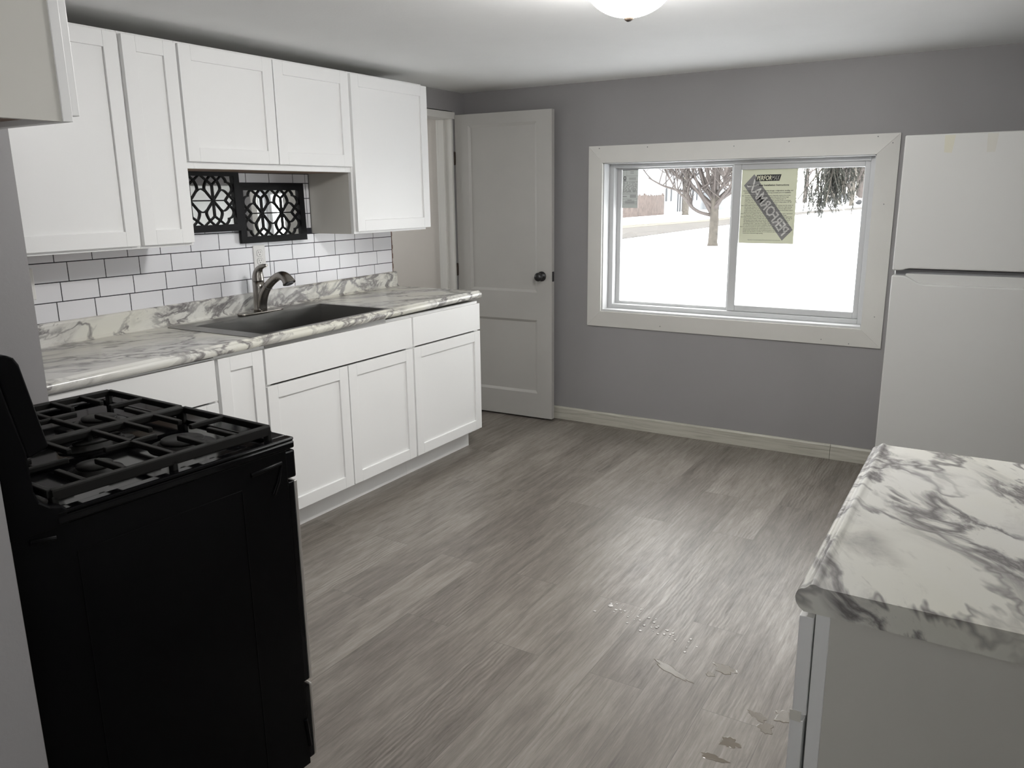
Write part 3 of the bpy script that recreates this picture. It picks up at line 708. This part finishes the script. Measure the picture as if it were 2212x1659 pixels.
def mirror(yc, zc, label, x0=.0042):
    r = thing('wall_mirror', (x0, yc, zc), label, 'mirror', 'black lattice mirrors over the sink')
    hw, hh, b = .1985, .138, .031
    fr = MB()
    for s_ in (-1, 1):
        fr.prism([(yc+s_*hw, zc-hh), (yc+s_*hw, zc+hh), (yc+s_*(hw-b), zc+hh-b), (yc+s_*(hw-b), zc-hh+b)], 0, x0, x0+.018)
        fr.prism([(yc-hw, zc+s_*hh), (yc+hw, zc+s_*hh), (yc+hw-b, zc+s_*(hh-b)), (yc-hw+b, zc+s_*(hh-b))], 0, x0, x0+.018)
    fr.build('frame', FRAMEB, r)
    MB().box(x0+.001, yc-hw+b-.004, zc-hh+b-.004, x0+.004, yc+hw-b+.004, zc+hh-b+.004).build('mirror_glass', MIRR, r)
    lattice(yc, zc, hw-b+.002, hh-b+.002, x0+.0045, x0+.012).build('lattice', FRAMEB, r)
    r.location.x += .014; r.rotation_euler = (0, math.radians(-1.2), math.radians(-3))
    return r
mirror(2.7865, 1.3665, 'black framed lattice mirror, the lower right one over the faucet')
mirror(2.3875, 1.4285, 'black framed lattice mirror, the upper one partly behind narrow cabinet')

# ------------------------------------------------------------------ ceiling light
lp = thing('ceiling_light', (2.075, 2.330, ZC), 'lit white glass dome ceiling light with small dark finial', 'ceiling light')
lc = (2.075, 2.330)
GLOBE = mat('lit_glass_dome', (.9, .88, .84), .4, emit=LAMP_COL, estr=LAMP)
MB().lathe([(.0, .0), (.112, .0), (.118, -.010), (.114, -.024), (.0, -.024)], (*lc, ZC), 2, 36).build('base_pan', mat('pan_nickel', (.5, .48, .44), .4, metal=.8), lp)
MB().lathe([(.137*math.cos(a), -.026-.112*math.sin(a)) for a in [PI/2*i/14 for i in range(14)]] + [(.004, -.138)], (*lc, ZC), 2, 40).build('glass_dome', GLOBE, lp)
MB().lathe([(.004, -.134), (.013, -.137), (.0145, -.141), (.012, -.146), (.006, -.150), (.0, -.151)], (*lc, ZC), 2, 20).build('finial', BRONZE, lp)

# ------------------------------------------------------------------ refrigerator
fx0, fx1, fy0, ftop = 2.693, 3.41, 3.76, 1.658
rf = thing('refrigerator', ((fx0+fx1)/2, 4.1, 0), 'white top-freezer refrigerator standing by the back wall beside window', 'refrigerator')
MB().box(fx0+.004, fy0+.062, .03, fx1-.004, YB-.03, ftop-.012).build('body', FRIDGE, rf, bevel=.006)
MB().prism([(fx0, 1.108), (fx0+.033, 1.108), (fx0+.042, 1.110), (fx0+.052, 1.1145), (fx0+.064, 1.117), (fx1, 1.117), (fx1, ftop), (fx0, ftop)], 1, fy0, fy0+.056).build('freezer_door', FRIDGE, rf, bevel=.006, seg=3)
MB().prism([(fx0, .085), (fx1, .085), (fx1, 1.053), (fx0+.135, 1.053), (fx0+.112, 1.056), (fx0+.092, 1.063), (fx0+.072, 1.0755), (fx0+.058, 1.0835), (fx0+.044, 1.0865), (fx0, 1.0875)], 1, fy0, fy0+.056).build('fridge_door', FRIDGE, rf, bevel=.006, seg=3)
MB().box(fx0+.05, fy0+.022, 1.040, fx1-.004, fy0+.058, 1.094).build('handle_pocket', FRIDGE, rf, bevel=.004)
MB().box(fx0+.012, fy0+.03, 1.0865, fx1-.006, fy0+.062, 1.112).build('door_gap', GASKET, rf)
MB().box(fx0+.02, fy0+.03, .012, fx1-.02, fy0+.07, .08).build('kick_grille', GASKET, rf)
for x in (fx0+.06, fx1-.06):
    for y in (fy0+.12, YB-.1): MB().lathe([(0, 0.0005), (.02, 0.0005), (.02, .032), (0, .032)], (x, y, 0), 2, 12).build('foot', BLKM, rf)
tp = MB(); tp.prism([(2.838, 1.6525), (2.876, 1.6525), (2.868, 1.583), (2.840, 1.586)], 1, fy0-.0006, fy0-.0001)
tag(tp.build('masking_tape', TAPE), 'yellowed strip of tape at freezer door top, nearer the window', 'tape')
tp = MB(); tp.prism([(2.986, 1.6525), (3.024, 1.6525), (3.018, 1.582), (2.989, 1.582)], 1, fy0-.0006, fy0-.0001)
tag(tp.build('masking_tape', mat('faded_tape', (.505, .495, .45), .5)), 'faint strip of tape at freezer door top, farther from window', 'tape')

# ------------------------------------------------------------------ right counter and its base cabinet
RX0, RY0, RY1, RZ = 2.892, 1.057, 1.781, .9164
ct2 = thing('countertop', (3.2, 1.42, .876), 'short white laminate countertop with gray veins in front of refrigerator', 'countertop')
prof = [(2*RX0-x if False else x, z) for x, z in [(p[0], p[1]) for p in top_profile(0, RZ, .8765)]]
prof = [(RX0-x, z) for x, z in prof]
MB().prism([(XR-.004, .8765), (XR-.004, RZ)] + prof, 1, RY0, RY1).build('worktop', MARBLE_R, ct2)
MB().prism([(XR-.0045, RZ), (XR-.0045, RZ+.09), (XR-.022, RZ+.088), (XR-.0225, RZ+.012), (XR-.036, RZ)], 1, RY0, RY1).build('upstand', MARBLE_R, ct2, bevel=.002)
rc = thing('base_cabinet', (3.24, 1.42, 0), 'white base cabinet seen end-on under the short right-hand countertop', 'cabinet')
cy0, cy1 = 1.061, 1.776
mxr = lambda x, y, z: (2.920 + (0-x), y, z)
s, f = carcass(2.920-3.548, 0, cy0, cy1, .105, .8755, top=False)
s.xf(mxr); f.xf(mxr)
# end panel sits a hair behind the stile
s2 = MB(); s2.v = [(v[0], v[1]+.003 if abs(v[1]-cy0) < 1e-6 else v[1], v[2]) for v in s.v]; s2.f = s.f; s2.sm = s.sm
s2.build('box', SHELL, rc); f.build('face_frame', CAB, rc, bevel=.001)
MB().box(2.995, cy0+.002, .001, 3.011, cy1, .1045).build('toe_kick', CAB, rc)
shaker(cy0-.002, cy1-.004, .715, .868, 0, flat=True).xf(lambda x, y, z: (2.8990-x, y, z)).build('drawer_front', CAB, rc, bevel=.0015)
shaker(cy0-.002, 1.416, .1163, .706, 0).xf(lambda x, y, z: (2.8965-x, y, z)).build('door', CAB, rc, bevel=.0015)
shaker(1.421, cy1-.004, .1163, .706, 0).xf(lambda x, y, z: (2.8965-x, y, z)).build('door', CAB, rc, bevel=.0015)
tag(MB().box(2.8965, 1.0575, .7035, 2.9120, 1.0588, .7195).build('masking_tape', mat('pale_tape', (.72, .70, .64), .6)), 'small pale tape square on the near edge of right drawer', 'tape')

# ------------------------------------------------------------------ gas stove (slightly turned), local axes: +x right of stove front... x=0 near side, l to -x, y=0 front, -y back
st = thing('gas_stove', (1.7160, 1.2442, 0), 'black freestanding gas stove with cast iron grates and steel front edges', 'stove', rz=-.05, local=True)
W_, D_ = .755, .612
def S_(mb, name, m, par=st, **k): return mb.build(name, m, par, **k)
sp_ = MB().box(-.012, -D_, .03, 0, -.0145, .8695)
for pts in ([(-.116, .838), (-.031, .842), (-.044, .80), (-.059, .774)], [(-.583, .857), (-.539, .850)], [(-.02, .16), (-.012, .08)]):
    sp_.tube([(-.0005, p[0], p[1]) for p in pts], .006, 8, ell=1)
for dpt in (.142, .505): sp_.box(-.001, -dpt-.0012, .08, .0012, -dpt+.0012, .81)
sp_.box(-.001, -.505, .8095, .0012, -.142, .812)
S_(sp_, 'side_panel', BLKP, bevel=.002)
S_(MB().box(-W_, -D_, .03, -W_+.012, -.0145, .8695), 'side_panel', BLKP, bevel=.002)
S_(MB().box(-W_+.012, -D_+.004, .04, -.012, -.02, .86), 'body', BLKP)
S_(MB().box(-W_, -D_-.004, .05, 0, -D_, .90), 'rear_panel', mat('galvanized_back', (.12, .11, .10), .5, metal=.5))
ck = MB()
z0, z1 = .8705, .8975; x0, x1, y0, y1 = -W_-.004, .004, -.535, .0095
ck.box(x0, y0, z0, x1, y1, z1-.009)
ck.box(x0, y0, z1-.009, x0+.028, y1, z1).box(x1-.028, y0, z1-.009, x1, y1, z1).box(x0+.028, y1-.05, z1-.009, x1-.028, y1, z1).box(x0+.028, y0, z1-.009, x1-.028, y0+.02, z1)
S_(ck, 'cooktop', BLK, bevel=.005, seg=3)
S_(MB().box(-W_+.002, -.06, .797, -.001, .013, .8655), 'control_panel', BLK, bevel=.005)
dr = S_(MB().box(-W_+.002, -.013, .262, -.002, .004, .789), 'oven_door', BLK, bevel=.002)
S_(MB().box(-W_+.002, .0042, .262, -.002, .0135, .789), 'door_skin', STEEL, dr, bevel=.002)
dw = S_(MB().box(-W_+.002, -.013, .043, -.002, .002, .246), 'storage_drawer', BLK, bevel=.002)
S_(MB().box(-W_+.002, .0022, .041, -.002, .0130, .248), 'drawer_skin', STEEL, dw, bevel=.006)
for x in (-.05, -W_+.05):
    for y in (-.035, -.575): S_(MB().lathe([(0, .0005), (.022, .0005), (.022, .008), (.010, .012), (.010, .04), (0, .04)], (x, y, 0), 2, 14), 'leveling_foot', BLKM)
# backguard: curved riser cheeks + console
ris = [(-0.6160, .868), (-0.6160, 1.150), (-0.6050, 1.165), (-0.5910, 1.15), (-0.5650, 1.015), (-0.5650, 1.000), (-0.5630, .945), (-0.5570, .925), (-0.5410, .912), (-0.5210, .906), (-0.5130, .8985), (-0.5130, .868)]
S_(MB().prism(ris, 0, -W_-.003, .0035), 'backguard_riser', BLKP, bevel=.004)
con = [(-0.5650, 1.005), (-0.5270, 1.018), (-0.5285, 1.030), (-0.5540, 1.170), (-0.5610, 1.183), (-0.5730, 1.190), (-0.5960, 1.188), (-0.6110, 1.176), (-0.6110, 1.168), (-0.5930, 1.162)]
S_(MB().prism(con, 0, -W_, .0005), 'backguard_console', BLKP, bevel=.004, seg=3)
# burners
def burner(l, b, r_, oval=1.):
    b -= .0105
    bz = .8890
    q = MB().lathe([(0, 0), (r_*1.55, 0), (r_*1.50, .003), (r_*1.15, .004), (r_*1.1, .010), (0, .010)], (0, 0, 0), 2, 28).xf(lambda x, y, z: (-l+x, -b+y*oval, bz+z))
    o = S_(q, 'burner', CAPM)
    q = MB().lathe([(0, .010), (r_*.95, .010), (r_, .013), (r_*.97, .017), (r_*.3, .0185), (0, .0185)], (0, 0, 0), 2, 28).xf(lambda x, y, z: (-l+x, -b+y*oval, bz+z))
    S_(q, 'burner_cap', CAPM, o, off=(0, 0, 0))
for l, b, r_ in ((.180, .168, .048), (.180, .372, .036), (.530, .168, .042), (.530, .372, .040)): burner(l, b, r_)
burner(.355, .270, .026, 2.2)
def grate(l0, l1):
    b0, b1, zt, hh, ww = .048, .536, .9310, .012, .0060
    g_ = MB()
    def bar(la, ba, lb, bb_, w_=ww, drop=0.):
        d_ = Vector((lb-la, bb_-ba)); d_.normalize(); n__ = Vector((-d_.y, d_.x))*w_
        P = [(-(p_+k_*n__.x), .0105-(q_+k_*n__.y)) for p_, q_, k_ in ((la, ba, 1), (la, ba, -1), (lb, bb_, -1), (lb, bb_, 1))]
        g_.prism(P, 2, zt-hh-drop, zt)
    lm_ = (l0+l1)/2; bm_ = (b0+b1)/2
    bar(l0, b0, l1, b0, ww, .004); bar(l0, b1, l1, b1, ww, .004); bar(l0, b0, l0, b1, .009, .010); bar(l1, b0, l1, b1, .009, .004)
    bar(l0, .283, l1, .283); bar(lm_, b0, lm_, .141); bar(lm_, .225, lm_, .345); bar(lm_, .42, lm_, b1)
    for bc in (.130, .205, .390, .470):
        bar(l0, bc, l0+.108, bc); bar(l1-.108, bc, l1, bc)
    for l in (l0, l1):
        for b in (b0+.004, bm_, b1-.004): g_.box(-l-.009, .0105-b-.006, .8885 if .035 < l < .72 else .8885, -l+.009, .0105-b+.006, zt-hh+.001)
    return S_(g_, 'grate', IRON, bevel=.0025)
grate(.026, .349); grate(.362, .688)

# ------------------------------------------------------------------ water on the floor
def wet_mat():
    m = mat('water_film', (.15, .13, .105), .10, spec=.5); t = NT(m)
    t.bump(t.noise(t.coords(), 420, 3, .6), .22, .0012)
    return m
WATER = wet_mat()
def puddle(cx, cy, rx, ry, rot, seed, label):
    rg = random.Random(seed); n = 44; pts = []; ph = [rg.uniform(0, 6.28) for _ in range(4)]
    for i in range(n):
        a = 2*PI*i/n; q = 1+.16*math.sin(3*a+ph[0])+.12*math.sin(5*a+ph[1])+.08*math.sin(9*a+ph[2])+rg.uniform(-.07, .07)
        x, y = rx*q*math.cos(a), ry*q*math.sin(a); pts.append((cx+x*math.cos(rot)-y*math.sin(rot), cy+x*math.sin(rot)+y*math.cos(rot)))
    mb = MB(); vs = [(p[0], p[1], .0003) for p in pts] + [(cx+(p[0]-cx)*.9, cy+(p[1]-cy)*.9, .0008) for p in pts] + [(cx, cy, .0008)]
    fs = [(i, (i+1) % n, n+(i+1) % n, n+i) for i in range(n)] + [(n+i, n+(i+1) % n, 2*n) for i in range(n)]
    mb.add(vs, fs); return tag(mb.build('water_puddle', WATER), label, 'puddle')
puddle(2.350, 2.125, .072, .015, -.42, 1, 'long thin wet streak along a plank joint in mid floor')
puddle(2.492, 2.215, .034, .024, -.2, 2, 'small shiny wet patch beside the long wet streak')
puddle(2.462, 2.165, .013, .012, 0, 3, 'tiny wet spot between the streak and the shiny patch')
puddle(2.705, 2.070, .026, .028, 0, 4, 'damp brown patch on floor right at drawer edge')
puddle(2.640, 2.035, .030, .015, -.5, 5, 'damp patch on floor a plank away from right drawer')
puddle(2.672, 1.995, .020, .024, .2, 6, 'damp smear on floor just below the drawer edge patches')
puddle(2.605, 1.885, .026, .022, 0, 7, 'dull wet smudge near the bottom of the picture, upper one')
puddle(2.585, 1.806, .036, .012, 0, 8, 'dull wet smudge near the bottom of the picture, lower one')
rg = random.Random(12); dm = MB()
DROP = mat('pale_glint_drop', (.62, .60, .58), .03, spec=1.0)  # pale base colour stands in for white glints on the drops
for i in range(46):
    t = rg.random(); cx, cy = 2.03+.34*t+rg.gauss(0, .025), 2.395-.10*t+rg.gauss(0, .03); r_ = rg.uniform(.0022, .0058)
    dm.lathe([(r_*math.cos(a), .0003+r_*.45*math.sin(a)) for a in (0, .5, 1.0, 1.5)], (cx, cy, 0), 2, 8)
dm.lathe([(.010*math.cos(a), .0003+.003*math.sin(a)) for a in (0, .5, 1.0, 1.5)], (2.024, 2.396, 0), 2, 12)
tag(dm.build('water_droplets', DROP), 'scatter of small water droplets on the plank floor', 'water droplets', kind='stuff')

# ------------------------------------------------------------------ outside: snow, road, fence, house, trees
GZ = -.5
struct('ground', MB().box(-160, YB+.16, GZ-.3, 80, 260, GZ), SNOW)
struct('road', MB().prism([(-10.9, 18), (-11.3, 49), (-12.0, 75), (-8.5, 105), (0, 150), (0, 162), (-11.5, 110), (-14.2, 78), (-14.2, 56), (-15.6, 43), (-17, 18)], 2, GZ+.005, GZ+.02), ROADM)
struct('trim_verge', MB().prism([(-15.2, 43), (-14.0, 56), (-14.0, 78), (-15.4, 78), (-15.6, 56), (-17.6, 43), (-21, 20), (-17, 20)], 2, GZ+.005, GZ+.03), VERGE)
fn = thing('board_fence', (-23.6, 62, GZ), 'weathered brown board fence across the road, seen through left pane', 'fence')
rg = random.Random(3); fb = MB(); y = 48.0
while y < 70.5:
    h = 1.75+rg.uniform(-.08, .08); fb.box(-23.62, y, GZ, -23.58, y+.16, GZ+h); y += .175
fb.build('boards', FENCEW, fn)
for y in (48, 52.5, 57, 61.5, 66, 70.3): MB().box(-23.75, y, GZ, -23.62, y+.13, GZ+1.9).build('post', FENCEW, fn)
MB().box(-23.66, 48, GZ+.4, -23.62, 70.5, GZ+.5).box(-23.66, 48, GZ+1.3, -23.62, 70.5, GZ+1.4).build('rail', FENCEW, fn)

ho = thing('house', (-31, 82, GZ), 'white two-storey house with dark shutters beyond the road', 'house')
MB().box(-36, 74, GZ, -27, 92, GZ+5.6).build('wall', SIDING, ho)
MB().prism([(-36.6, GZ+5.6), (-31.5, GZ+8.6), (-26.4, GZ+5.6)], 1, 73.5, 92.5).build('roof', ROOFS, ho)
for y in (80.3, 88.5):
    for z in (1.1,):
        wv_ = MB().box(-27.0, y, GZ+z, -26.95, y+.9, GZ+z+1.3).build('window', mat('pale_window', (.30, .33, .36), .3), ho)
        MB().box(-27.0, y-.38, GZ+z, -26.93, y-.04, GZ+z+1.3).build('shutter', SHUT, ho); MB().box(-27.0, y+.94, GZ+z, -26.93, y+1.28, GZ+z+1.3).build('shutter', SHUT, ho)
MB().box(-27.0, 92.0, GZ, -24.4, 95, GZ+2.6).build('porch', SIDING, ho)
for y in (81.5, 82.2, 82.9, 83.6): MB().box(-26.3, y, GZ, -26.2, y+.08, GZ+2.4).build('porch_post', SHUT, ho)

def grow(mb, p, d, L, r, depth, rg, spread=.55, upb=.12, kids=(2, 4), rmin=.011):
    n = 4; pts = [p]; q = p.copy(); dd = d.copy()
    for i in range(n):
        dd = (dd + Vector((rg.gauss(0, .10), rg.gauss(0, .10), rg.gauss(0, .06)+upb*.5))).normalized(); q = q + dd*L/n; pts.append(q.copy())
    mb.tube(pts, [max(rmin, r*(1-.38*i/n)) for i in range(n+1)], 4 if depth < 2 else 6, cap=False)
    if depth <= 0: return
    for k in range(rg.randint(*kids)):
        t = rg.uniform(.35, 1.0); i = min(int(t*n), n-1); base = pts[i].lerp(pts[i+1], t*n-i)
        ax = Vector((rg.gauss(0, 1), rg.gauss(0, 1), rg.gauss(0, .5))).normalized()
        nd = (dd + ax*spread*rg.uniform(.7, 1.4)).normalized(); nd.z += upb; nd.normalize()
        grow(mb, base, nd, L*rg.uniform(.55, .8), r*.58*rg.uniform(.8, 1.1), depth-1, rg, spread, upb, kids, rmin)
def bare_tree(x, y, h, r, seed, label, depth=4, split=.22, limbs=6, group=None, trunk_top=None, mt=BARK, spread=.6, kids=(2, 4), limb_paths=()):
    rg = random.Random(seed)
    t = thing('bare_tree', (x, y, GZ), label, 'tree', group)
    tt = h*split if trunk_top is None else trunk_top
    MB().tube([(x, y, GZ-.05), (x, y, GZ+.12), (x+.02, y, GZ+tt*.55), (x, y+.02, GZ+tt), (x+.03, y, GZ+tt*1.25)], [r*1.35, r*1.08, r, r*.98, r*.75], 12).build('trunk', mt, t)
    b = MB()
    for i in range(limbs):
        a = 2*PI*i/limbs + rg.uniform(-.3, .3); el = rg.uniform(.5, 1.35)
        d_ = Vector((math.cos(a)*math.cos(el), math.sin(a)*math.cos(el), math.sin(el)))
        grow(b, Vector((x, y, GZ+tt*rg.uniform(.78, 1.15))), d_, h*rg.uniform(.28, .4), r*rg.uniform(.22, .46), depth-1, rg, spread, .14, kids)
    grow(b, Vector((x, y, GZ+tt*1.1)), Vector((0, 0, 1)), h*.4, r*.7, depth-1, rg, spread, .14)
    for P in limb_paths:
        L_ = spline(P, 4); b.tube(L_, [.075-.055*i/(len(L_)-1) for i in range(len(L_))], 6, cap=False)
        for k in range(9):
            q = L_[rg.randint(4, len(L_)-2)]; grow(b, q, Vector((rg.gauss(0, .6), rg.gauss(0, .6), .8)).normalized(), rg.uniform(.6, 1.3), .022, 2, rg, .7, .12, (2, 4))
    b.build('branches', TWIG if mt is BARK else mt, t)
    return t
bare_tree(-6.16, 29.6, 9.5, .165, 21, 'bare spreading tree in the snowy yard, seen through left window pane', 5, trunk_top=1.62, limbs=15, kids=(4, 7), spread=.75, limb_paths=(
    [(-6.3, 29.6, .62), (-6.65, 29.35, .739), (-6.863, 29.1, .935), (-7.056, 28.85, 1.254), (-7.244, 28.6, 1.506), (-7.363, 28.35, 1.796), (-7.598, 28.1, 2.348)],
    [(-6.25, 29.6, .67), (-6.539, 29.35, 1.245), (-6.827, 29.1, 1.667), (-7.113, 28.85, 2.125), (-7.277, 28.6, 2.371)],
    [(-6.2, 29.6, .903), (-6.495, 29.35, 1.245), (-6.654, 29.1, 1.727), (-6.79, 28.85, 2.261), (-6.778, 28.6, 2.479)],
    [(-6.2, 29.6, .8), (-5.918, 29.35, 1.053), (-5.684, 29.1, 1.323), (-5.449, 28.85, 1.505), (-5.2, 28.7, 2.0)],
    [(-6.863, 29.1, .935), (-7.128, 29.35, 1.40), (-7.494, 29.1, 1.55), (-7.906, 28.85, 1.703), (-8.367, 28.6, 1.982)]))
bare_tree(-21.2, 69.5, 15, .28, 5, 'tall straight bare tree at the road edge before the white house', 4, split=.55, limbs=5)
GT = 'bare trees beyond the road'
for i, (x, y, h, r, lb) in enumerate(((-30, 63, 15, .2, 'bare tree behind the board fence, nearest the window label'), (-25.4, 61, 12, .12, 'thin bare tree just behind the board fence'),
        (-26, 100, 17, .3, 'bare tree right of the white house'), (-20, 96, 17, .25, 'slim bare tree behind the spreading yard tree'), (-14.5, 115, 18, .3, 'bare tree far beyond the spreading yard tree'))):
    bare_tree(x, y, h, r, 40+i, lb, 4, split=.35, limbs=5, group=GT)
rg = random.Random(77); wd = MB()
for i in range(64):
    x = rg.uniform(-75, 6); y = 150+rg.uniform(0, 30)+max(0, -x-20)*-.9
    if y < 105: y = 105+rg.uniform(0, 15)
    h = rg.uniform(13, 20)
    wd.tube([(x, y, GZ), (x+.2, y, GZ+h*.5), (x, y, GZ+h)], [.42, .28, .10], 5, cap=False)
    for k_ in range(7):
        grow(wd, Vector((x, y, GZ+h*rg.uniform(.12, .7))), Vector((rg.gauss(0, 1), rg.gauss(0, 1), .7)).normalized(), h*.22, .17, 2, rg, .7, .1, (2, 4), .045)
tag(wd.build('woods', TWIG), 'distant leafless woods along the horizon outside the window', 'woods', kind='stuff')

# conifer bough drooping into the view of the right pane, on a trunk off to the right
sx_, sy_ = 3.6, 10.6
sp_t = thing('spruce_tree', (sx_, sy_, GZ), 'dark conifer with drooping snowy bough hanging outside right window pane', 'tree')
MB().tube([(sx_, sy_, GZ-.05), (sx_, sy_, GZ+3), (sx_, sy_, GZ+9)], [.24, .2, .05], 12).build('trunk', BARK, sp_t)
rg = random.Random(9); bg = MB(); nd_ = MB()
def needle_twig(p, L, lean, r=.016):
    n = 9; pts = [Vector(p)]; d_ = Vector((lean[0], lean[1], -1)).normalized()
    for i in range(n): d_ = (d_+Vector((rg.gauss(0, .10), rg.gauss(0, .10), -.05))).normalized(); pts.append(pts[-1]+d_*L/n)
    bg.tube(pts, [.006-.004*i/n for i in range(n+1)], 4, cap=False)
    for i in range(int(L*170)):
        t = rg.random(); k = min(int(t*n), n-1); q = pts[k].lerp(pts[k+1], t*n-k); dd = (pts[k+1]-pts[k]).normalized()
        sd = Vector((rg.gauss(0, 1), rg.gauss(0, 1), rg.gauss(0, 1))); sd -= dd*sd.dot(dd); sd.normalize()
        e = q + (sd*.8+dd*.7)*rg.uniform(.03, .055); s2 = sd.cross(dd)*.0055
        nd_.add([q+s2, q-s2, e], [(0, 1, 2)])
limb = spline([(sx_, sy_, 3.3), (2.9, 10.4, 2.95), (2.2, 10.15, 2.5), (1.6, 10.0, 2.1), (1.2, 9.95, 1.85), (.85, 9.95, 1.65)], 6)
bg.tube(limb, [.05-.038*i/(len(limb)-1) for i in range(len(limb))], 8, cap=False)
def side_limb(p, q, r0=.014):
    L_ = spline([p, ((p[0]+q[0])/2, (p[1]+q[1])/2, (p[2]+q[2])/2+.06), q], 5); bg.tube(L_, [r0-.008*i/(len(L_)-1) for i in range(len(L_))], 5, cap=False); return L_
spots = []
for q in ((1.50, 9.9, 1.40), (1.32, 9.75, 1.30), (1.15, 10.2, 1.25), (1.42, 10.25, 1.45), (1.0, 9.8, 1.35), (1.58, 10.1, 1.55)):
    a = limb[rg.randint(16, 24)]; spots += side_limb(tuple(a), q)
spots += limb[17:]
for i in range(230):
    p = spots[rg.randrange(len(spots))]; p = Vector(p) + Vector((rg.gauss(0, .05), rg.gauss(0, .10), rg.gauss(0, .03)))
    mx = .95 if 1.02 < p.x < 1.38 else .5
    floor_z = 1.0 + 1.6*abs(p.x-1.2) + rg.uniform(0, .25)
    L_ = min(rg.uniform(.25, mx), max(.12, p.z-floor_z))
    needle_twig(p, L_, (rg.gauss(0, .22), rg.gauss(0, .22)))
bg.build('limb', BARK, sp_t); nd_.build('needles', PINE, sp_t)
for i, (p, q, lb) in enumerate((((-3.5, 45, GZ), (-4.6, 44, GZ+1.9), 'thin leaning wooden stake in the snow, seen lowest in right pane'), ((-7.9, 72, GZ), (-7.6, 72.2, GZ+2.6), 'upright thin marker stake in the snow near the road bend'))):
    t = thing('snow_stake', p, lb, 'stake'); MB().tube([p, q], .035, 6).build('stick', POLE, t)
def car(x, y, rz, lb):
    t = thing('car', (x, y, GZ), lb, 'car', 'cars across the road', rz=rz, local=True)
    MB().prism([(-2.2, .35), (2.2, .35), (2.25, .8), (1.3, .95), (.7, 1.5), (-1.2, 1.5), (-2.0, .95), (-2.25, .85)], 1, -.85, .85).build('body', CARW, t, bevel=.08)
    for s_ in (-1, 1): MB().prism([(1.15, .95), (.65, 1.4), (-1.1, 1.4), (-1.75, .97)], 1, s_*.84, s_*.87).build('side_window', NAVY, t)
    for x_ in (-1.4, 1.4):
        for s_ in (-1, 1): MB().lathe([(0, -.1), (.33, -.1), (.33, .1), (0, .1)], (x_, s_*.78, .335), 1, 16).build('wheel', BLKM, t)
car(-16.5, 125, .25, 'snow covered car parked farther left behind the spruce bough')
car(-12.2, 128, .2, 'snow covered car parked farther right near the red sign')
sg = thing('street_sign', (-12.6, 120, GZ), 'green street name sign on a gray post above parked cars', 'sign')
MB().tube([(-12.6, 120, GZ), (-12.6, 120, GZ+4.6)], .06, 8).build('post', POLE, sg)
MB().box(-13.4, 119.9, GZ+4.1, -12.2, 119.95, GZ+4.6).build('sign_plate', SIGNG, sg)
s2_ = thing('road_sign', (-12.0, 112, GZ), 'small red sign on a post beside the parked cars', 'sign')
MB().tube([(-12.0, 112, GZ), (-12.0, 112, GZ+2.9)], .05, 8).build('post', POLE, s2_)
MB().prism([(-12.0+.4*math.cos(PI/8+PI/4*k), GZ+2.5+.4*math.sin(PI/8+PI/4*k)) for k in range(8)], 1, 111.9, 111.94).build('sign_plate', SIGNR, s2_)
for o in list(bpy.data.objects):
    if '_o' in o: del o['_o']
